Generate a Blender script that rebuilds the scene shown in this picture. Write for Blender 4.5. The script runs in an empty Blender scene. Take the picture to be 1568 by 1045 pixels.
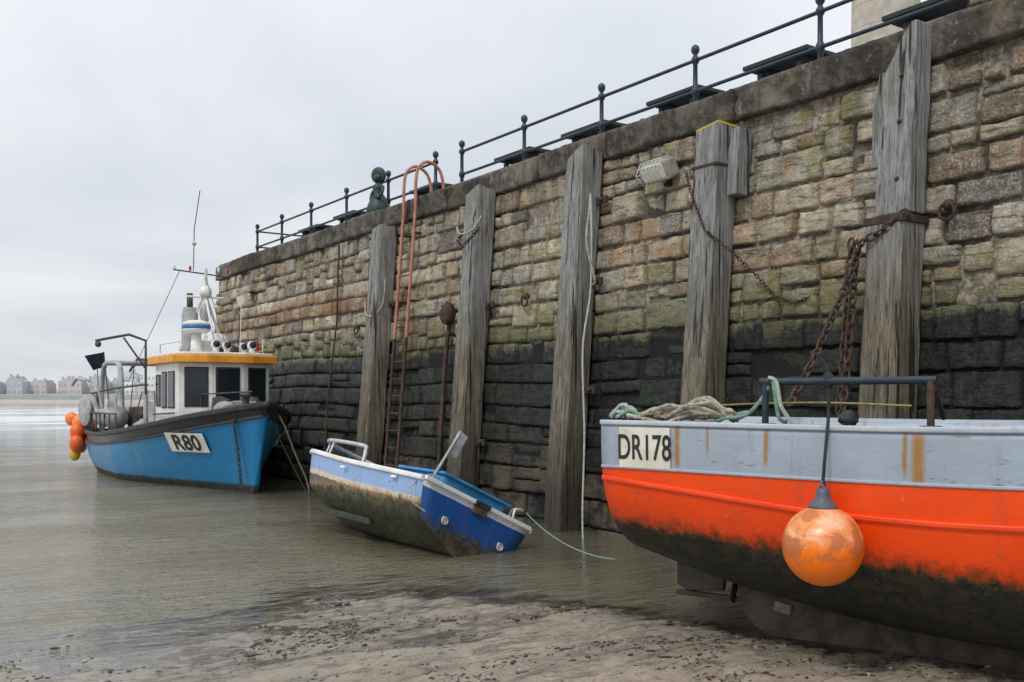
import bpy, bmesh, math, random
import numpy as np
from mathutils import Vector, Matrix, noise
random.seed(11)
R=random.random
def U(a,b): return a+(b-a)*random.random()
scene=bpy.context.scene
scene.view_settings.view_transform='Standard'
scene.view_settings.look='None'
scene.view_settings.exposure=0
COL=scene.collection

# ------------------------------------------------------------ node helpers
class G:
    def __init__(s,name):
        s.m=bpy.data.materials.new(name); s.m.use_nodes=True
        s.n=s.m.node_tree.nodes; s.l=s.m.node_tree.links
        s.b=s.n['Principled BSDF']; s.out=s.n['Material Output']
    def new(s,t,**k):
        x=s.n.new(t)
        for a,b in k.items(): setattr(x,a,b)
        return x
    def put(s,sock,v):
        if isinstance(v,bpy.types.NodeSocket): s.l.new(v,sock)
        elif isinstance(v,(tuple,list)):
            v=tuple(v)
            if len(v)==3 and sock.type=='RGBA': v=v+(1,)
            sock.default_value=v
        else: sock.default_value=v
    def pos(s): return s.new('ShaderNodeNewGeometry').outputs['Position']
    def obj(s): return s.new('ShaderNodeTexCoord').outputs['Object']
    def scale(s,vec,sc,rot=(0,0,0)):
        x=s.new('ShaderNodeMapping'); s.put(x.inputs['Vector'],vec); x.inputs['Scale'].default_value=sc; x.inputs['Rotation'].default_value=rot; return x.outputs[0]
    def noise(s,vec,scale,detail=4,rough=.55,dist=0):
        x=s.new('ShaderNodeTexNoise'); s.put(x.inputs['Vector'],vec)
        x.inputs['Scale'].default_value=scale; x.inputs['Detail'].default_value=min(detail,5)
        x.inputs['Roughness'].default_value=rough; x.inputs['Distortion'].default_value=dist
        return x.outputs['Fac']
    def rng(s,v,a,b,c=0.,d=1.):
        x=s.new('ShaderNodeMapRange'); x.interpolation_type='SMOOTHSTEP' if a<b else 'LINEAR'
        s.put(x.inputs[0],v); 
        for i,q in enumerate((a,b,c,d)): x.inputs[i+1].default_value=q
        return x.outputs[0]
    def math(s,op,a,b=0.,c=None):
        x=s.new('ShaderNodeMath',operation=op); s.put(x.inputs[0],a); s.put(x.inputs[1],b)
        if c is not None: s.put(x.inputs[2],c)
        return x.outputs[0]
    def mul(s,a,b): return s.math('MULTIPLY',a,b)
    def add(s,a,b): return s.math('ADD',a,b)
    def mix(s,f,a,b,mode='MIX'):
        x=s.new('ShaderNodeMixRGB',blend_type=mode); s.put(x.inputs[0],f); s.put(x.inputs[1],a); s.put(x.inputs[2],b); return x.outputs[0]
    def sep(s,v):
        x=s.new('ShaderNodeSeparateXYZ'); s.put(x.inputs[0],v); return x.outputs
    def attr(s,name):
        return s.new('ShaderNodeAttribute',attribute_name=name)
    def bump(s,h,strength=.5,dist=.02,prev=None):
        x=s.new('ShaderNodeBump'); s.put(x.inputs['Height'],h); s.put(x.inputs['Strength'],strength); x.inputs['Distance'].default_value=dist
        if prev: s.l.new(prev,x.inputs['Normal'])
        return x.outputs[0]
    def fin(s,col,rough=.7,nrm=None,metal=0.,spec=None):
        s.put(s.b.inputs['Base Color'],col); s.put(s.b.inputs['Roughness'],rough); s.b.inputs['Metallic'].default_value=metal
        if nrm: s.l.new(nrm,s.b.inputs['Normal'])
        if spec is not None: s.b.inputs['Specular IOR Level'].default_value=spec
        return s.m

def simple(name,c1,c2=None,scale=6,rough=.6,bump=.3,bd=.01,dirt=.25,metal=0.,dcol=(.06,.045,.03)):
    g=G(name); v=g.obj()
    c2=c2 or tuple(x*.75 for x in c1)
    n1=g.noise(v,scale,5); n2=g.noise(v,scale*4.3,6,.65)
    c=g.mix(g.rng(n1,.35,.65),c1,c2)
    c=g.mix(g.mul(g.rng(n2,.52,.75),dirt),c,dcol)
    r=g.rng(n2,.3,.7,rough-.1,min(1,rough+.15))
    return g.fin(c,r,g.bump(n2,bump,bd) if bump else None,metal)

# ------------------------------------------------------------ mesh helpers
def link(o,parent=None):
    COL.objects.link(o)
    if parent: o.parent=parent
    return o
def empty(name,loc=(0,0,0),mat=None):
    e=bpy.data.objects.new(name,None); e.empty_display_size=.2; COL.objects.link(e)
    if mat is not None: e.matrix_world=mat
    else: e.location=loc
    return e
def mesh(name,vs,fs,mats,parent=None,smooth=False,mi=None):
    me=bpy.data.meshes.new(name); me.from_pydata([tuple(v) for v in vs],[],fs)
    if not isinstance(mats,(list,tuple)): mats=[mats]
    for m in mats: me.materials.append(m)
    if mi is not None: me.polygons.foreach_set('material_index',mi)
    if smooth: me.polygons.foreach_set('use_smooth',[True]*len(me.polygons))
    me.update()
    return link(bpy.data.objects.new(name,me),parent)
def bmo(name,bm,mat,parent=None,smooth=False):
    me=bpy.data.meshes.new(name); bm.to_mesh(me); bm.free()
    me.materials.append(mat)
    if smooth: me.polygons.foreach_set('use_smooth',[True]*len(me.polygons))
    return link(bpy.data.objects.new(name,me),parent)
def box(name,c,s,mat,parent=None,rot=(0,0,0),bev=.01):
    bm=bmesh.new(); bmesh.ops.create_cube(bm,size=1)
    for v in bm.verts: v.co=Vector((v.co.x*s[0],v.co.y*s[1],v.co.z*s[2]))
    if bev: bmesh.ops.bevel(bm,geom=bm.edges[:],offset=min(bev,min(s)*.4),segments=2,affect='EDGES',profile=.6)
    o=bmo(name,bm,mat,parent); o.location=c; o.rotation_euler=rot; return o
def ball(name,c,r,mat,parent=None,sz=(1,1,1),seg=20):
    bm=bmesh.new(); bmesh.ops.create_uvsphere(bm,u_segments=seg,v_segments=seg//2+2,radius=r)
    for v in bm.verts: v.co=Vector((v.co.x*sz[0],v.co.y*sz[1],v.co.z*sz[2]))
    o=bmo(name,bm,mat,parent,True); o.location=c; return o
def lump(name,c,r,mat,parent=None,sz=(1,1,1),amp=.35):
    bm=bmesh.new(); bmesh.ops.create_icosphere(bm,subdivisions=3,radius=r); sd=U(0,99)
    for v in bm.verts:
        k=1+amp*noise.noise(v.co*(2.2/r)+Vector((sd,0,0)))+amp*.6*noise.noise(v.co*(5/r)+Vector((sd,0,0)))
        v.co=Vector((v.co.x*sz[0]*k,v.co.y*sz[1]*k,v.co.z*sz[2]*k))
    o=bmo(name,bm,mat,parent,True); o.location=c; return o
def lathe(name,prof,mat,parent=None,loc=(0,0,0),rot=(0,0,0),n=24):
    vs=[];fs=[]
    for r,z in prof:
        for i in range(n):
            a=2*math.pi*i/n; vs.append((r*math.cos(a),r*math.sin(a),z))
    for j in range(len(prof)-1):
        for i in range(n):
            k=(i+1)%n; fs.append((j*n+i,j*n+k,(j+1)*n+k,(j+1)*n+i))
    fs.append(tuple(range(n-1,-1,-1))); fs.append(tuple((len(prof)-1)*n+i for i in range(n)))
    o=mesh(name,vs,fs,mat,parent,True); o.location=loc; o.rotation_euler=rot; return o
def cr(xs,ys,x):
    if x<=xs[0]: return ys[0]
    if x>=xs[-1]: return ys[-1]
    i=max(k for k in range(len(xs)) if xs[k]<=x); i=min(i,len(xs)-2)
    h=xs[i+1]-xs[i]; t=(x-xs[i])/h
    def sl(k):
        if k==0: return (ys[1]-ys[0])/(xs[1]-xs[0])
        if k==len(xs)-1: return (ys[-1]-ys[-2])/(xs[-1]-xs[-2])
        return (ys[k+1]-ys[k-1])/(xs[k+1]-xs[k-1])
    m0,m1=sl(i)*h,sl(i+1)*h
    return (2*t**3-3*t*t+1)*ys[i]+(t**3-2*t*t+t)*m0+(-2*t**3+3*t*t)*ys[i+1]+(t**3-t*t)*m1
def tube(name,pts,r,mat,parent=None,smooth=True,cyc=False,res=4):
    cu=bpy.data.curves.new(name,'CURVE'); cu.dimensions='3D'; cu.bevel_depth=r; cu.bevel_resolution=res; cu.use_fill_caps=True
    P=[Vector(p) for p in pts]
    if smooth and len(P)>2:
        Q=[]; n=len(P); rngn=n if cyc else n-1
        for i in range(rngn):
            p0=P[(i-1)%n] if (cyc or i>0) else P[0]; p1=P[i]; p2=P[(i+1)%n]; p3=P[(i+2)%n] if (cyc or i+2<n) else P[-1]
            for k in range(8):
                t=k/8
                Q.append(.5*((2*p1)+(-p0+p2)*t+(2*p0-5*p1+4*p2-p3)*t*t+(-p0+3*p1-3*p2+p3)*t**3))
        if not cyc: Q.append(P[-1])
        P=Q
    sp=cu.splines.new('POLY'); sp.points.add(len(P)-1)
    for a,b in zip(sp.points,P): a.co=(b.x,b.y,b.z,1)
    sp.use_cyclic_u=cyc; sp.use_smooth=True
    cu.materials.append(mat)
    return link(bpy.data.objects.new(name,cu),parent)
def tubes(name,paths,r,mat,parent=None,res=3):
    cu=bpy.data.curves.new(name,'CURVE'); cu.dimensions='3D'; cu.bevel_depth=r; cu.bevel_resolution=res; cu.use_fill_caps=True
    for P in paths:
        sp=cu.splines.new('POLY'); sp.points.add(len(P)-1)
        for a,b in zip(sp.points,P): a.co=(b[0],b[1],b[2],1)
        sp.use_smooth=True
    cu.materials.append(mat)
    return link(bpy.data.objects.new(name,cu),parent)
def sag(a,b,s,n=14):
    a=Vector(a);b=Vector(b)
    return [a.lerp(b,i/n)-Vector((0,0,s*4*(i/n)*(1-i/n))) for i in range(n+1)]
def chain(name,pts,mat,parent=None,maj=.045,mnr=.011):
    P=[Vector(p) for p in pts]; L=[0]
    for a,b in zip(P,P[1:]): L.append(L[-1]+(b-a).length)
    step=maj*1.75; n=int(L[-1]/step); vs=[];fs=[]
    for k in range(n+1):
        d=min(k*step,L[-1]-1e-4); i=max(j for j in range(len(L)-1) if L[j]<=d)
        t=(d-L[i])/(L[i+1]-L[i]); c=P[i].lerp(P[i+1],t); T=(P[i+1]-P[i]).normalized()
        up=Vector((0,0,1)) if abs(T.z)<.9 else Vector((1,0,0))
        A=T.cross(up).normalized(); B=T.cross(A)
        if k%2: A,B=B,A
        ja=U(-.35,.35); A,B=A*math.cos(ja)+B*math.sin(ja),B*math.cos(ja)-A*math.sin(ja)
        nu,nv=10,6; o=len(vs)
        for u in range(nu):
            au=2*math.pi*u/nu; rc=T*math.cos(au)*maj*1.15+A*math.sin(au)*maj*.68; rd=(T*math.cos(au)+A*math.sin(au)).normalized()
            for w in range(nv):
                aw=2*math.pi*w/nv; vs.append(c+rc+rd*mnr*math.cos(aw)+B*mnr*math.sin(aw))
        for u in range(nu):
            for w in range(nv):
                fs.append((o+u*nv+w,o+((u+1)%nu)*nv+w,o+((u+1)%nu)*nv+(w+1)%nv,o+u*nv+(w+1)%nv))
    return mesh(name,vs,fs,mat,parent,True)
def text(name,s,size,M,mat,parent,bold=.012):
    cu=bpy.data.curves.new(name,'FONT'); cu.body=s; cu.size=size; cu.align_x='CENTER'; cu.align_y='CENTER'; cu.extrude=.002; cu.offset=bold*size
    cu.space_character=1.02
    cu.materials.append(mat); o=link(bpy.data.objects.new(name,cu),parent); o.matrix_local=M; return o

# ------------------------------------------------------------ materials
def stone_material():
    g=G('weathered_ashlar'); p=g.pos(); xyz=g.sep(p)
    y,z=xyz[1],xyz[2]
    base=g.attr('Col').outputs['Color']
    n1=g.noise(p,2.2,5); n2=g.noise(p,8,8,.7); n3=g.noise(p,42,6,.72)
    drip=g.noise(g.scale(p,(1,2.6,.35)),1.6,5,.6)
    bed=g.noise(g.scale(p,(1,1,5.5),(.12,0,0)),4.5,5,.7,.5)
    c=g.mix(g.rng(n2,.38,.62,.0,.7),base,g.mix(1.,base,(.58,.51,.43),'MULTIPLY'))
    c=g.mix(g.rng(n3,.50,.66,0,.6),c,(.78,.72,.60))
    c=g.mix(g.rng(bed,.36,.45,.6,0),c,(.09,.073,.055))
    c=g.mix(g.rng(n3,.31,.43,.8,0),c,(.035,.03,.025))
    c=g.mix(g.mul(g.rng(g.noise(p,.85,4,.6,.6),.57,.69),.6),c,(.36,.20,.09))
    rs=g.mul(g.rng(y,5.0,4.2),g.rng(g.noise(g.scale(p,(1,1.6,.6)),1.7,5,.6),.50,.6)); rs=g.mul(rs,g.mul(g.rng(z,2.3,2.6),g.rng(z,4.7,3.6)))
    c=g.mix(g.mul(rs,.75),c,(.32,.13,.03))
    rl=g.mul(g.mul(g.rng(y,14,17),g.rng(z,3.0,3.25)),g.mul(g.rng(z,3.7,3.45),g.rng(n1,.42,.55))); c=g.mix(g.mul(rl,.7),c,(.28,.13,.05))
    top=g.rng(z,3.5,4.7); c=g.mix(g.mul(g.mul(top,g.rng(drip,.44,.58)),.55),c,(.05,.044,.036))
    c=g.mix(g.mul(g.rng(n1,.57,.69),.35),c,(.11,.105,.09))
    lich=g.mul(g.rng(g.noise(p,.9,6,.65,.3),.53,.62),g.rng(n2,.36,.56))
    c=g.mix(g.mul(lich,.58),c,(.26,.245,.06))
    zj=g.add(g.mul(g.add(n1,-.5),.42),g.add(g.mul(g.add(drip,-.5),.40),g.mul(g.add(n2,-.5),.26)))
    zz=g.add(z,zj)
    band=g.mul(g.rng(zz,2.2,2.36),g.rng(zz,2.95,2.36))
    c=g.mix(g.mul(band,.78),c,(.12,.135,.030))
    c=g.mix(g.mul(g.rng(zz,3.2,2.4),g.rng(drip,.50,.62,0,.6)),c,(.07,.05,.03))
    low=g.rng(zz,2.37,2.29)
    lum=g.mix(1.,base,(.8,.8,.8),'MULTIPLY')
    dk=g.mix(g.rng(n2,.35,.68),(.008,.010,.010),(.048,.054,.054))
    dk=g.mix(g.rng(n3,.54,.70,0,.55),dk,(.14,.14,.125))
    dk=g.mix(g.mul(g.rng(drip,.50,.60),.6),dk,(.026,.044,.014))
    dk=g.mix(g.mul(g.rng(z,1.35,.3),g.rng(n1,.38,.6,0,.85)),dk,(.15,.115,.07))
    dk=g.mix(.75,dk,g.mix(1.,g.mix(1.,dk,lum,'MULTIPLY'),(2.4,2.4,2.4),'MULTIPLY'))
    c=g.mix(low,c,dk)
    r=g.rng(g.mul(low,g.rng(n1,.3,.6,1,.6)),0,1,.92,.34)
    h=g.add(g.add(g.mul(n2,.8),g.mul(n3,.6)),g.mul(g.rng(bed,.3,.5),.35)); 
    return g.fin(c,r,g.bump(h,1.,.05))
MSTONE=stone_material()
def coping_material():
    g=G('coping_stone'); p=g.pos(); n=g.noise(p,3,6,.65); n2=g.noise(p,16,8,.7)
    d=g.noise(g.scale(p,(1,3,.4)),2,4)
    c=g.mix(g.rng(n,.38,.60),(.15,.13,.11),(.046,.041,.036))
    c=g.mix(g.rng(n2,.54,.70,0,.6),c,(.28,.26,.22)); c=g.mix(g.rng(d,.52,.66,0,.5),c,(.035,.03,.025))
    c=g.mix(g.rng(g.noise(p,1.3,4),.55,.66,0,.5),c,(.15,.12,.05))
    c=g.mix(1.,c,g.attr('Col').outputs['Color'],'MULTIPLY')
    return g.fin(c,.9,g.bump(n2,.9,.035))
MCOP=coping_material()
def mortar_material():
    g=G('mortar'); p=g.pos(); z=g.sep(p)[2]; n=g.noise(p,14,6,.7); n1=g.noise(p,1.3,4)
    c=g.mix(g.rng(n,.35,.65),(.38,.33,.26),(.12,.105,.08)); c=g.mix(g.rng(n1,.48,.59,0,.85),c,(.035,.03,.025))
    c=g.mix(g.rng(g.add(z,g.mul(g.add(n1,-.5),.5)),2.45,2.33),c,(.006,.006,.007))
    return g.fin(c,.95,g.bump(n,.8,.03))
MMORT=mortar_material()
def wood_material():
    g=G('weathered_timber'); p=g.pos(); z=g.sep(p)[2]
    gr=g.noise(g.scale(p,(14,14,.7)),2.2,8,.65,.3); n=g.noise(p,3,5); gf=g.noise(g.scale(p,(40,40,1.2)),2,5,.6)
    gc=g.noise(g.scale(p,(13,13,.38)),1.3,3,.5)
    c=g.mix(g.rng(gr,.32,.68),(.17,.168,.165),(.37,.37,.365))
    c=g.mix(g.rng(gf,.56,.64,0,.75),c,(.045,.043,.04))
    c=g.mix(g.mul(g.rng(n,.50,.64),.4),c,(.16,.165,.11))
    zz=g.add(z,g.mul(g.add(n,-.5),1.3))
    low=g.rng(zz,3.3,2.1)
    lc=g.mix(g.rng(gr,.35,.65),(.09,.076,.053),(.26,.215,.15)); lc=g.mix(g.rng(n,.48,.6,0,.55),lc,(.09,.095,.05))
    lc=g.mix(g.rng(gf,.56,.64,0,.8),lc,(.03,.024,.017))
    c=g.mix(low,c,lc)
    c=g.mix(g.rng(gc,.62,.645,0,.9),c,(.014,.012,.011))
    c=g.mix(g.rng(zz,1.4,.4,0,.85),c,(.035,.028,.019))
    return g.fin(c,g.rng(low,0,1,.9,.5),g.bump(g.add(g.mul(gr,.6),g.add(gf,g.rng(gc,.65,.60))),.9,.022))
MWOOD=wood_material()
MIRON=simple('rusty_iron',(.085,.045,.028),(.03,.024,.02),12,.8,.6,.008,.5,dcol=(.16,.06,.02))
MRUST=simple('orange_rust',(.24,.085,.03),(.12,.05,.028),12,.8,.6,.006,.4)
MREDP=simple('faded_red_paint',(.50,.22,.15),(.34,.15,.10),8,.6,.3,.004,.4)
MBLUEBLK=simple('navy_railing_paint',(.014,.038,.062),(.01,.02,.032),10,.42,.2,.003,.2,dcol=(.1,.06,.03))
MBRONZE=simple('verdigris_bronze',(.02,.055,.05),(.012,.025,.022),14,.5,.3,.004,.3)
MDKWOOD=simple('dark_bench_paint',(.018,.03,.033),(.03,.035,.035),6,.7)
MWHITE=simple('white_boat_paint',(.80,.80,.78),(.66,.66,.63),3,.38,.12,.003,.35,dcol=(.3,.2,.11))
MYEL=simple('yellow_ochre_paint',(.80,.36,.03),(.62,.26,.02),4,.45,.2,.003,.35)
MBLACK=simple('black_rubber',(.018,.018,.02),(.035,.035,.036),7,.55,.4,.006,.2,dcol=(.1,.09,.07))
MGREY=simple('grey_metal_paint',(.42,.43,.44),(.28,.29,.29),6,.45,.3,.003,.45,dcol=(.16,.09,.05))
MSTEEL=simple('galvanised_tube',(.6,.6,.6),(.42,.42,.42),10,.35,.2,.002,.25,metal=.4)
MDGREY=simple('dark_deck_gear',(.05,.05,.048),(.09,.075,.055),10,.7,.6,.01,.5,dcol=(.16,.08,.03))
MBLUEIN=simple('blue_interior_paint',(.05,.30,.56),(.03,.20,.42),5,.45,.2,.003,.3)
MROPEG=simple('green_rope',(.12,.30,.22),(.30,.38,.33),40,.9,.9,.01,.3)
MROPEGW=simple('pale_green_rope',(.52,.56,.51),(.34,.40,.36),30,.9,.9,.01,.3)
MROPEB=simple('pale_rope',(.52,.49,.40),(.28,.25,.18),35,.9,.9,.01,.3)
MROPEBR=simple('brown_rope',(.16,.12,.075),(.08,.06,.04),35,.9,.9,.01,.3)
MROPEY=simple('yellow_rope',(.35,.3,.09),(.25,.2,.08),30,.9,.5,.005)
MROPED=simple('dark_rope',(.03,.035,.045),(.015,.015,.02),30,.9,.5,.005)
MBUOY=simple('buoy_red',(.90,.16,.02),(.75,.10,.015),5,.4,.2,.002,.3)
MBUOYO=simple('buoy_orange',(.95,.28,.05),(.8,.2,.04),5,.4,.2,.002,.3)
MBUOYY=simple('buoy_yellow',(.7,.48,.03),(.55,.36,.03),5,.4)
MTEXT=simple('black_lettering',(.012,.012,.014),(.02,.02,.02),9,.5,.1,.002,.05)
MPLATE=simple('white_plate_paint',(.76,.74,.66),(.64,.61,.5),4,.5,.2,.002,.35,dcol=(.3,.2,.08))
g=G('window_glass'); MGLASS=g.fin((.012,.02,.025),.06); 
g=G('lens_amber'); MLENSR=g.fin((.45,.03,.02),.25)
g=G('blue_band_plastic'); MBLP=g.fin((.02,.15,.4),.3)

def hull_mat(name,bands,stainz,stain,streaks=(),topdirt=.3,rough=.4,low=(.018,.017,.013),low2=(.055,.06,.025),edge=.06,slope=0.,weed=(.05,.065,.012)):
    g=G(name); o=g.obj(); gz=g.attr('gz').outputs['Fac']; gs=g.attr('gs').outputs['Fac']; x=g.sep(o)[0]
    n1=g.noise(o,2.5,5); n2=g.noise(o,11,7,.7); n3=g.noise(g.scale(o,(6,6,.7)),2.2,5,.65); n4=g.noise(o,38,4,.7)
    n5=g.noise(g.scale(o,(1.2,1,5)),5,5,.7)
    c=bands[0][1]
    for k in range(1,len(bands)):
        d=bands[k-1][0]; c=g.mix(g.rng(g.add(gs,g.mul(g.add(n2,-.5),bands[k-1][2])),d-.004,d+.004),c,bands[k][1])
    c=g.mix(g.rng(n1,.35,.65,0,.35),c,g.mix(1.,c,(.74,.66,.66),'MULTIPLY'))
    c=g.mix(g.mul(g.rng(n3,.55,.70),topdirt),c,(.16,.09,.045))
    c=g.mix(g.mul(g.rng(n2,.64,.72),topdirt*.9),c,(.5,.46,.42))
    c=g.mix(g.mul(g.rng(n5,.62,.67),min(.9,topdirt*2)),c,(.13,.09,.06))
    for (xc,w,z0,z1) in streaks:
        xx=g.add(x,g.mul(g.add(n1,-.5),.03))
        m=g.rng(g.math('ABSOLUTE',g.add(xx,-xc)),w,w*.3)
        m=g.mul(m,g.mul(g.rng(gz,z0-.02,z0+.06),g.rng(gz,z1+.02,z1-.02)))
        c=g.mix(g.mul(m,g.rng(n2,.3,.5,.35,.95)),c,(.34,.17,.03))
    zn=g.add(gz,g.add(g.mul(g.add(n2,-.5),edge*3),g.add(g.mul(g.add(n3,-.5),edge*4),g.mul(g.add(n4,-.5),edge*2))))
    if slope: zn=g.add(zn,g.mul(x,slope))
    c=g.mix(g.rng(zn,stainz+edge*1.8,stainz-.01),c,stain)
    c=g.mix(g.mul(g.rng(zn,stainz+edge*1.3,stainz),g.rng(n4,.45,.55,0,.9)),c,weed)
    lowc=g.mix(g.rng(n2,.4,.62),low,low2); lowc=g.mix(g.rng(n1,.5,.64,0,.7),lowc,low); lowc=g.mix(g.rng(n4,.6,.7,0,.35),lowc,(.2,.2,.17))
    c=g.mix(g.rng(zn,stainz+.012,stainz-.03),c,lowc)
    r=g.rng(zn,stainz-.02,stainz+.03,.7,rough)
    return g.fin(c,r,g.bump(g.add(n2,g.add(g.mul(n1,.6),g.mul(g.mul(n4,.8),g.rng(zn,stainz+.03,stainz-.03)))),.4,.014))

# ------------------------------------------------------------ hull builder
class Hull:
    def __init__(s,L,B,S,K,rake,shape): s.L,s.B,s.S,s.K,s.rake,s.shape=L,B,S,K,rake,shape
    def P(s,t,v,side=-1,off=0.):
        zs=s.S(t); zk=s.K(t); z=zk+(zs-zk)*v
        b=s.B(t)*s.shape(v,t)
        x=t*s.L+s.rake*v*max(0,(t-.4)/.6)**2.2
        return Vector((x,side*(b+off),z))
    def V(s,t,z): return (z-s.K(t))/(s.S(t)-s.K(t))
    def build(s,name,mats,parent,ni=46,nj=18,deckv=.75,deckmat=None,thick=.05):
        vs=[];fs=[];mi=[];gz=[];gs=[]
        for i in range(ni+1):
            t=i/ni
            for side in (-1,1):
                for j in range(nj+1):
                    p=s.P(t,j/nj,side); vs.append(p); gz.append(p.z); gs.append(s.S(t)-p.z)
        w=2*(nj+1)
        for i in range(ni):
            for sd in range(2):
                for j in range(nj):
                    a=i*w+sd*(nj+1)+j; q=(a,a+w,a+w+1,a+1)
                    fs.append(q if sd==0 else q[::-1]); mi.append(0)
        o=len(vs)
        for j in range(nj+1):
            for k in range(9):
                a=s.P(0,j/nj,-1); b=s.P(0,j/nj,1); p=a.lerp(b,k/8); vs.append(p); gz.append(p.z); gs.append(s.S(0)-p.z)
        for j in range(nj):
            for k in range(8):
                a=o+j*9+k; fs.append((a,a+9,a+10,a+1)); mi.append(1 if len(mats)>1 else 0)
        if s.B(1)>.02:
            o=len(vs)
            for j in range(nj+1):
                for k in range(5):
                    a=s.P(1,j/nj,-1); b=s.P(1,j/nj,1); p=a.lerp(b,k/4); vs.append(p); gz.append(p.z); gs.append(s.S(1)-p.z)
            for j in range(nj):
                for k in range(4):
                    a=o+j*5+k; fs.append((a,a+1,a+6,a+5)); mi.append(0)
        ob=mesh(name,vs,fs,mats,parent,True,mi)
        for nm,arr in (('gz',gz),('gs',gs)):
            at=ob.data.attributes.new(nm,'FLOAT','POINT'); at.data.foreach_set('value',arr)
        so=ob.modifiers.new('thick','SOLIDIFY'); so.thickness=thick; so.offset=-1
        if deckmat:
            vs=[];fs=[]
            for i in range(ni+1):
                t=.004+i/ni*.985
                a=s.P(t,deckv,-1,-.02);b=s.P(t,deckv,1,-.02)
                for k in range(5): vs.append(a.lerp(b,k/4))
            for i in range(ni):
                for k in range(4):
                    a=i*5+k; fs.append((a,a+5,a+6,a+1))
            mesh('deck',vs,fs,deckmat,parent)
        return ob
    def strip(s,name,fz,w,h,mat,parent,t0=0,t1=1,n=50,sides=(-1,1),off=0.):
        for sd in sides:
            vs=[];fs=[]
            for i in range(n+1):
                t=t0+(t1-t0)*i/n; z=fz(t); v=s.V(t,z)
                p=s.P(t,min(v,1),sd,off); p.z=z
                for dy,dz in ((-.02,-h/2),(w*.8,-h/2),(w,-h/4),(w,h/4),(w*.8,h/2),(-.02,h/2)):
                    vs.append(p+Vector((0,sd*dy,dz)))
            for i in range(n):
                for k in range(6):
                    a=i*6+k;b=i*6+(k+1)%6; fs.append((a,b,b+6,a+6) if sd<0 else (a,a+6,b+6,b))
            fs.append((0,1,2,3,4,5)); fs.append(tuple(n*6+k for k in range(6)))
            mesh(name,vs,fs,mat,parent)
    def frame(s,t,z,off=.01):
        v=s.V(t,z); p=s.P(t,v,-1); px=s.P(t+.01,s.V(t+.01,z),-1)-s.P(t-.01,s.V(t-.01,z),-1); pz=s.P(t,v+.03,-1)-s.P(t,v-.03,-1)
        T=px.normalized(); N=pz.cross(T); N.normalize()
        if N.y>0: N=-N
        Yv=N.cross(T).normalized(); M=Matrix((T,Yv,N)).transposed().to_4x4(); M.translation=p+N*off
        return M

# ================================================================= WALL
def xw(z): return 7.62+.4*z/4.9
wall=empty('harbour_wall')
vs=[];fs=[];cols=[]
pal=[(.58,.50,.375),(.48,.44,.36),(.66,.585,.455),(.40,.375,.32),(.58,.46,.34),(.54,.49,.365),(.27,.245,.21),(.72,.665,.55),(.56,.43,.28),(.50,.475,.39),(.68,.595,.455),(.39,.305,.22),(.64,.565,.42),(.56,.515,.42),(.44,.40,.34)]
def stone(y0,y1,z0,z1,col,cell,proud,rough,jit,gap,vs,fs,cols,xf=xw):
    nu=max(2,int((y1-y0)/cell)); nv=max(2,int((z1-z0)/cell))
    jz=min(jit,(z1-z0)*.09)
    c=[[(y0+gap+U(0,jit),z0+gap+U(0,jz)),(y1-gap-U(0,jit),z0+gap+U(0,jz))],[(y0+gap+U(0,jit),z1-gap-U(0,jz)),(y1-gap-U(0,jit),z1-gap-U(0,jz))]]
    e=.005
    us=[0,e/(y1-y0)]+[i/nu for i in range(1,nu)]+[1-e/(y1-y0),1]
    ws=[0,e/(z1-z0)]+[i/nv for i in range(1,nv)]+[1-e/(z1-z0),1]
    tu,tv=U(-.035,.035),U(-.025,.03); o=len(vs); nU=len(us); sd=U(0,50)
    for b,w in enumerate(ws):
        for a,u in enumerate(us):
            yy=(1-w)*((1-u)*c[0][0][0]+u*c[0][1][0])+w*((1-u)*c[1][0][0]+u*c[1][1][0])
            z=(1-w)*((1-u)*c[0][0][1]+u*c[0][1][1])+w*((1-u)*c[1][0][1]+u*c[1][1][1])
            edge=a in(0,nU-1) or b in(0,len(ws)-1); ring=a in(1,nU-2) or b in(1,len(ws)-2)
            q=Vector((sd,yy*7,z*9)); nn=noise.noise(q)*.5+noise.noise(q*2.7)*.5
            if edge or ring:
                yy+=noise.noise(Vector((3,yy*12,z*12)))*.018; z+=noise.noise(Vector((9,yy*12,z*12)))*.016
            if edge: dep=-.05
            else:
                dep=proud+nn*rough+(u-.5)*tu+(w-.5)*tv
                if ring: dep=dep-.003-max(0,nn)*rough*.5
            z2=z+.04*noise.noise(Vector((yy*.35,z*.6,2.)))
            vs.append((xf(z)-dep,yy,z2)); cols.append(col)
    for b in range(len(ws)-1):
        for a in range(nU-1):
            k=o+b*nU+a; fs.append((k,k+nU,k+nU+1,k+1))
YMIN,YMAX=-5.,24.5
def pr():
    r=R()
    if r<.12: return U(-.035,-.02)
    if r<.28: return U(.03,.06)
    return U(0,.03)
def leaf(y0,y1,z0,z1,low):
    c=random.choice(pal); f=U(.74,1.12); c=tuple(q*f for q in c)
    if low: m=sum(c)/3; c=tuple(m*.7+q*.3 for q in c)
    cell=.038 if y0<9 else (.05 if y0<14 else .075)
    g_=.002+(.003 if R()<.7 else .012)
    r=R(); rg=.010 if r<.5 else (.028 if r<.85 else .06)
    stone(y0,y1,z0,z1,c,cell,pr(),rg*(.7 if low else 1),.010 if low else .022,g_,vs,fs,cols)
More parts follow.
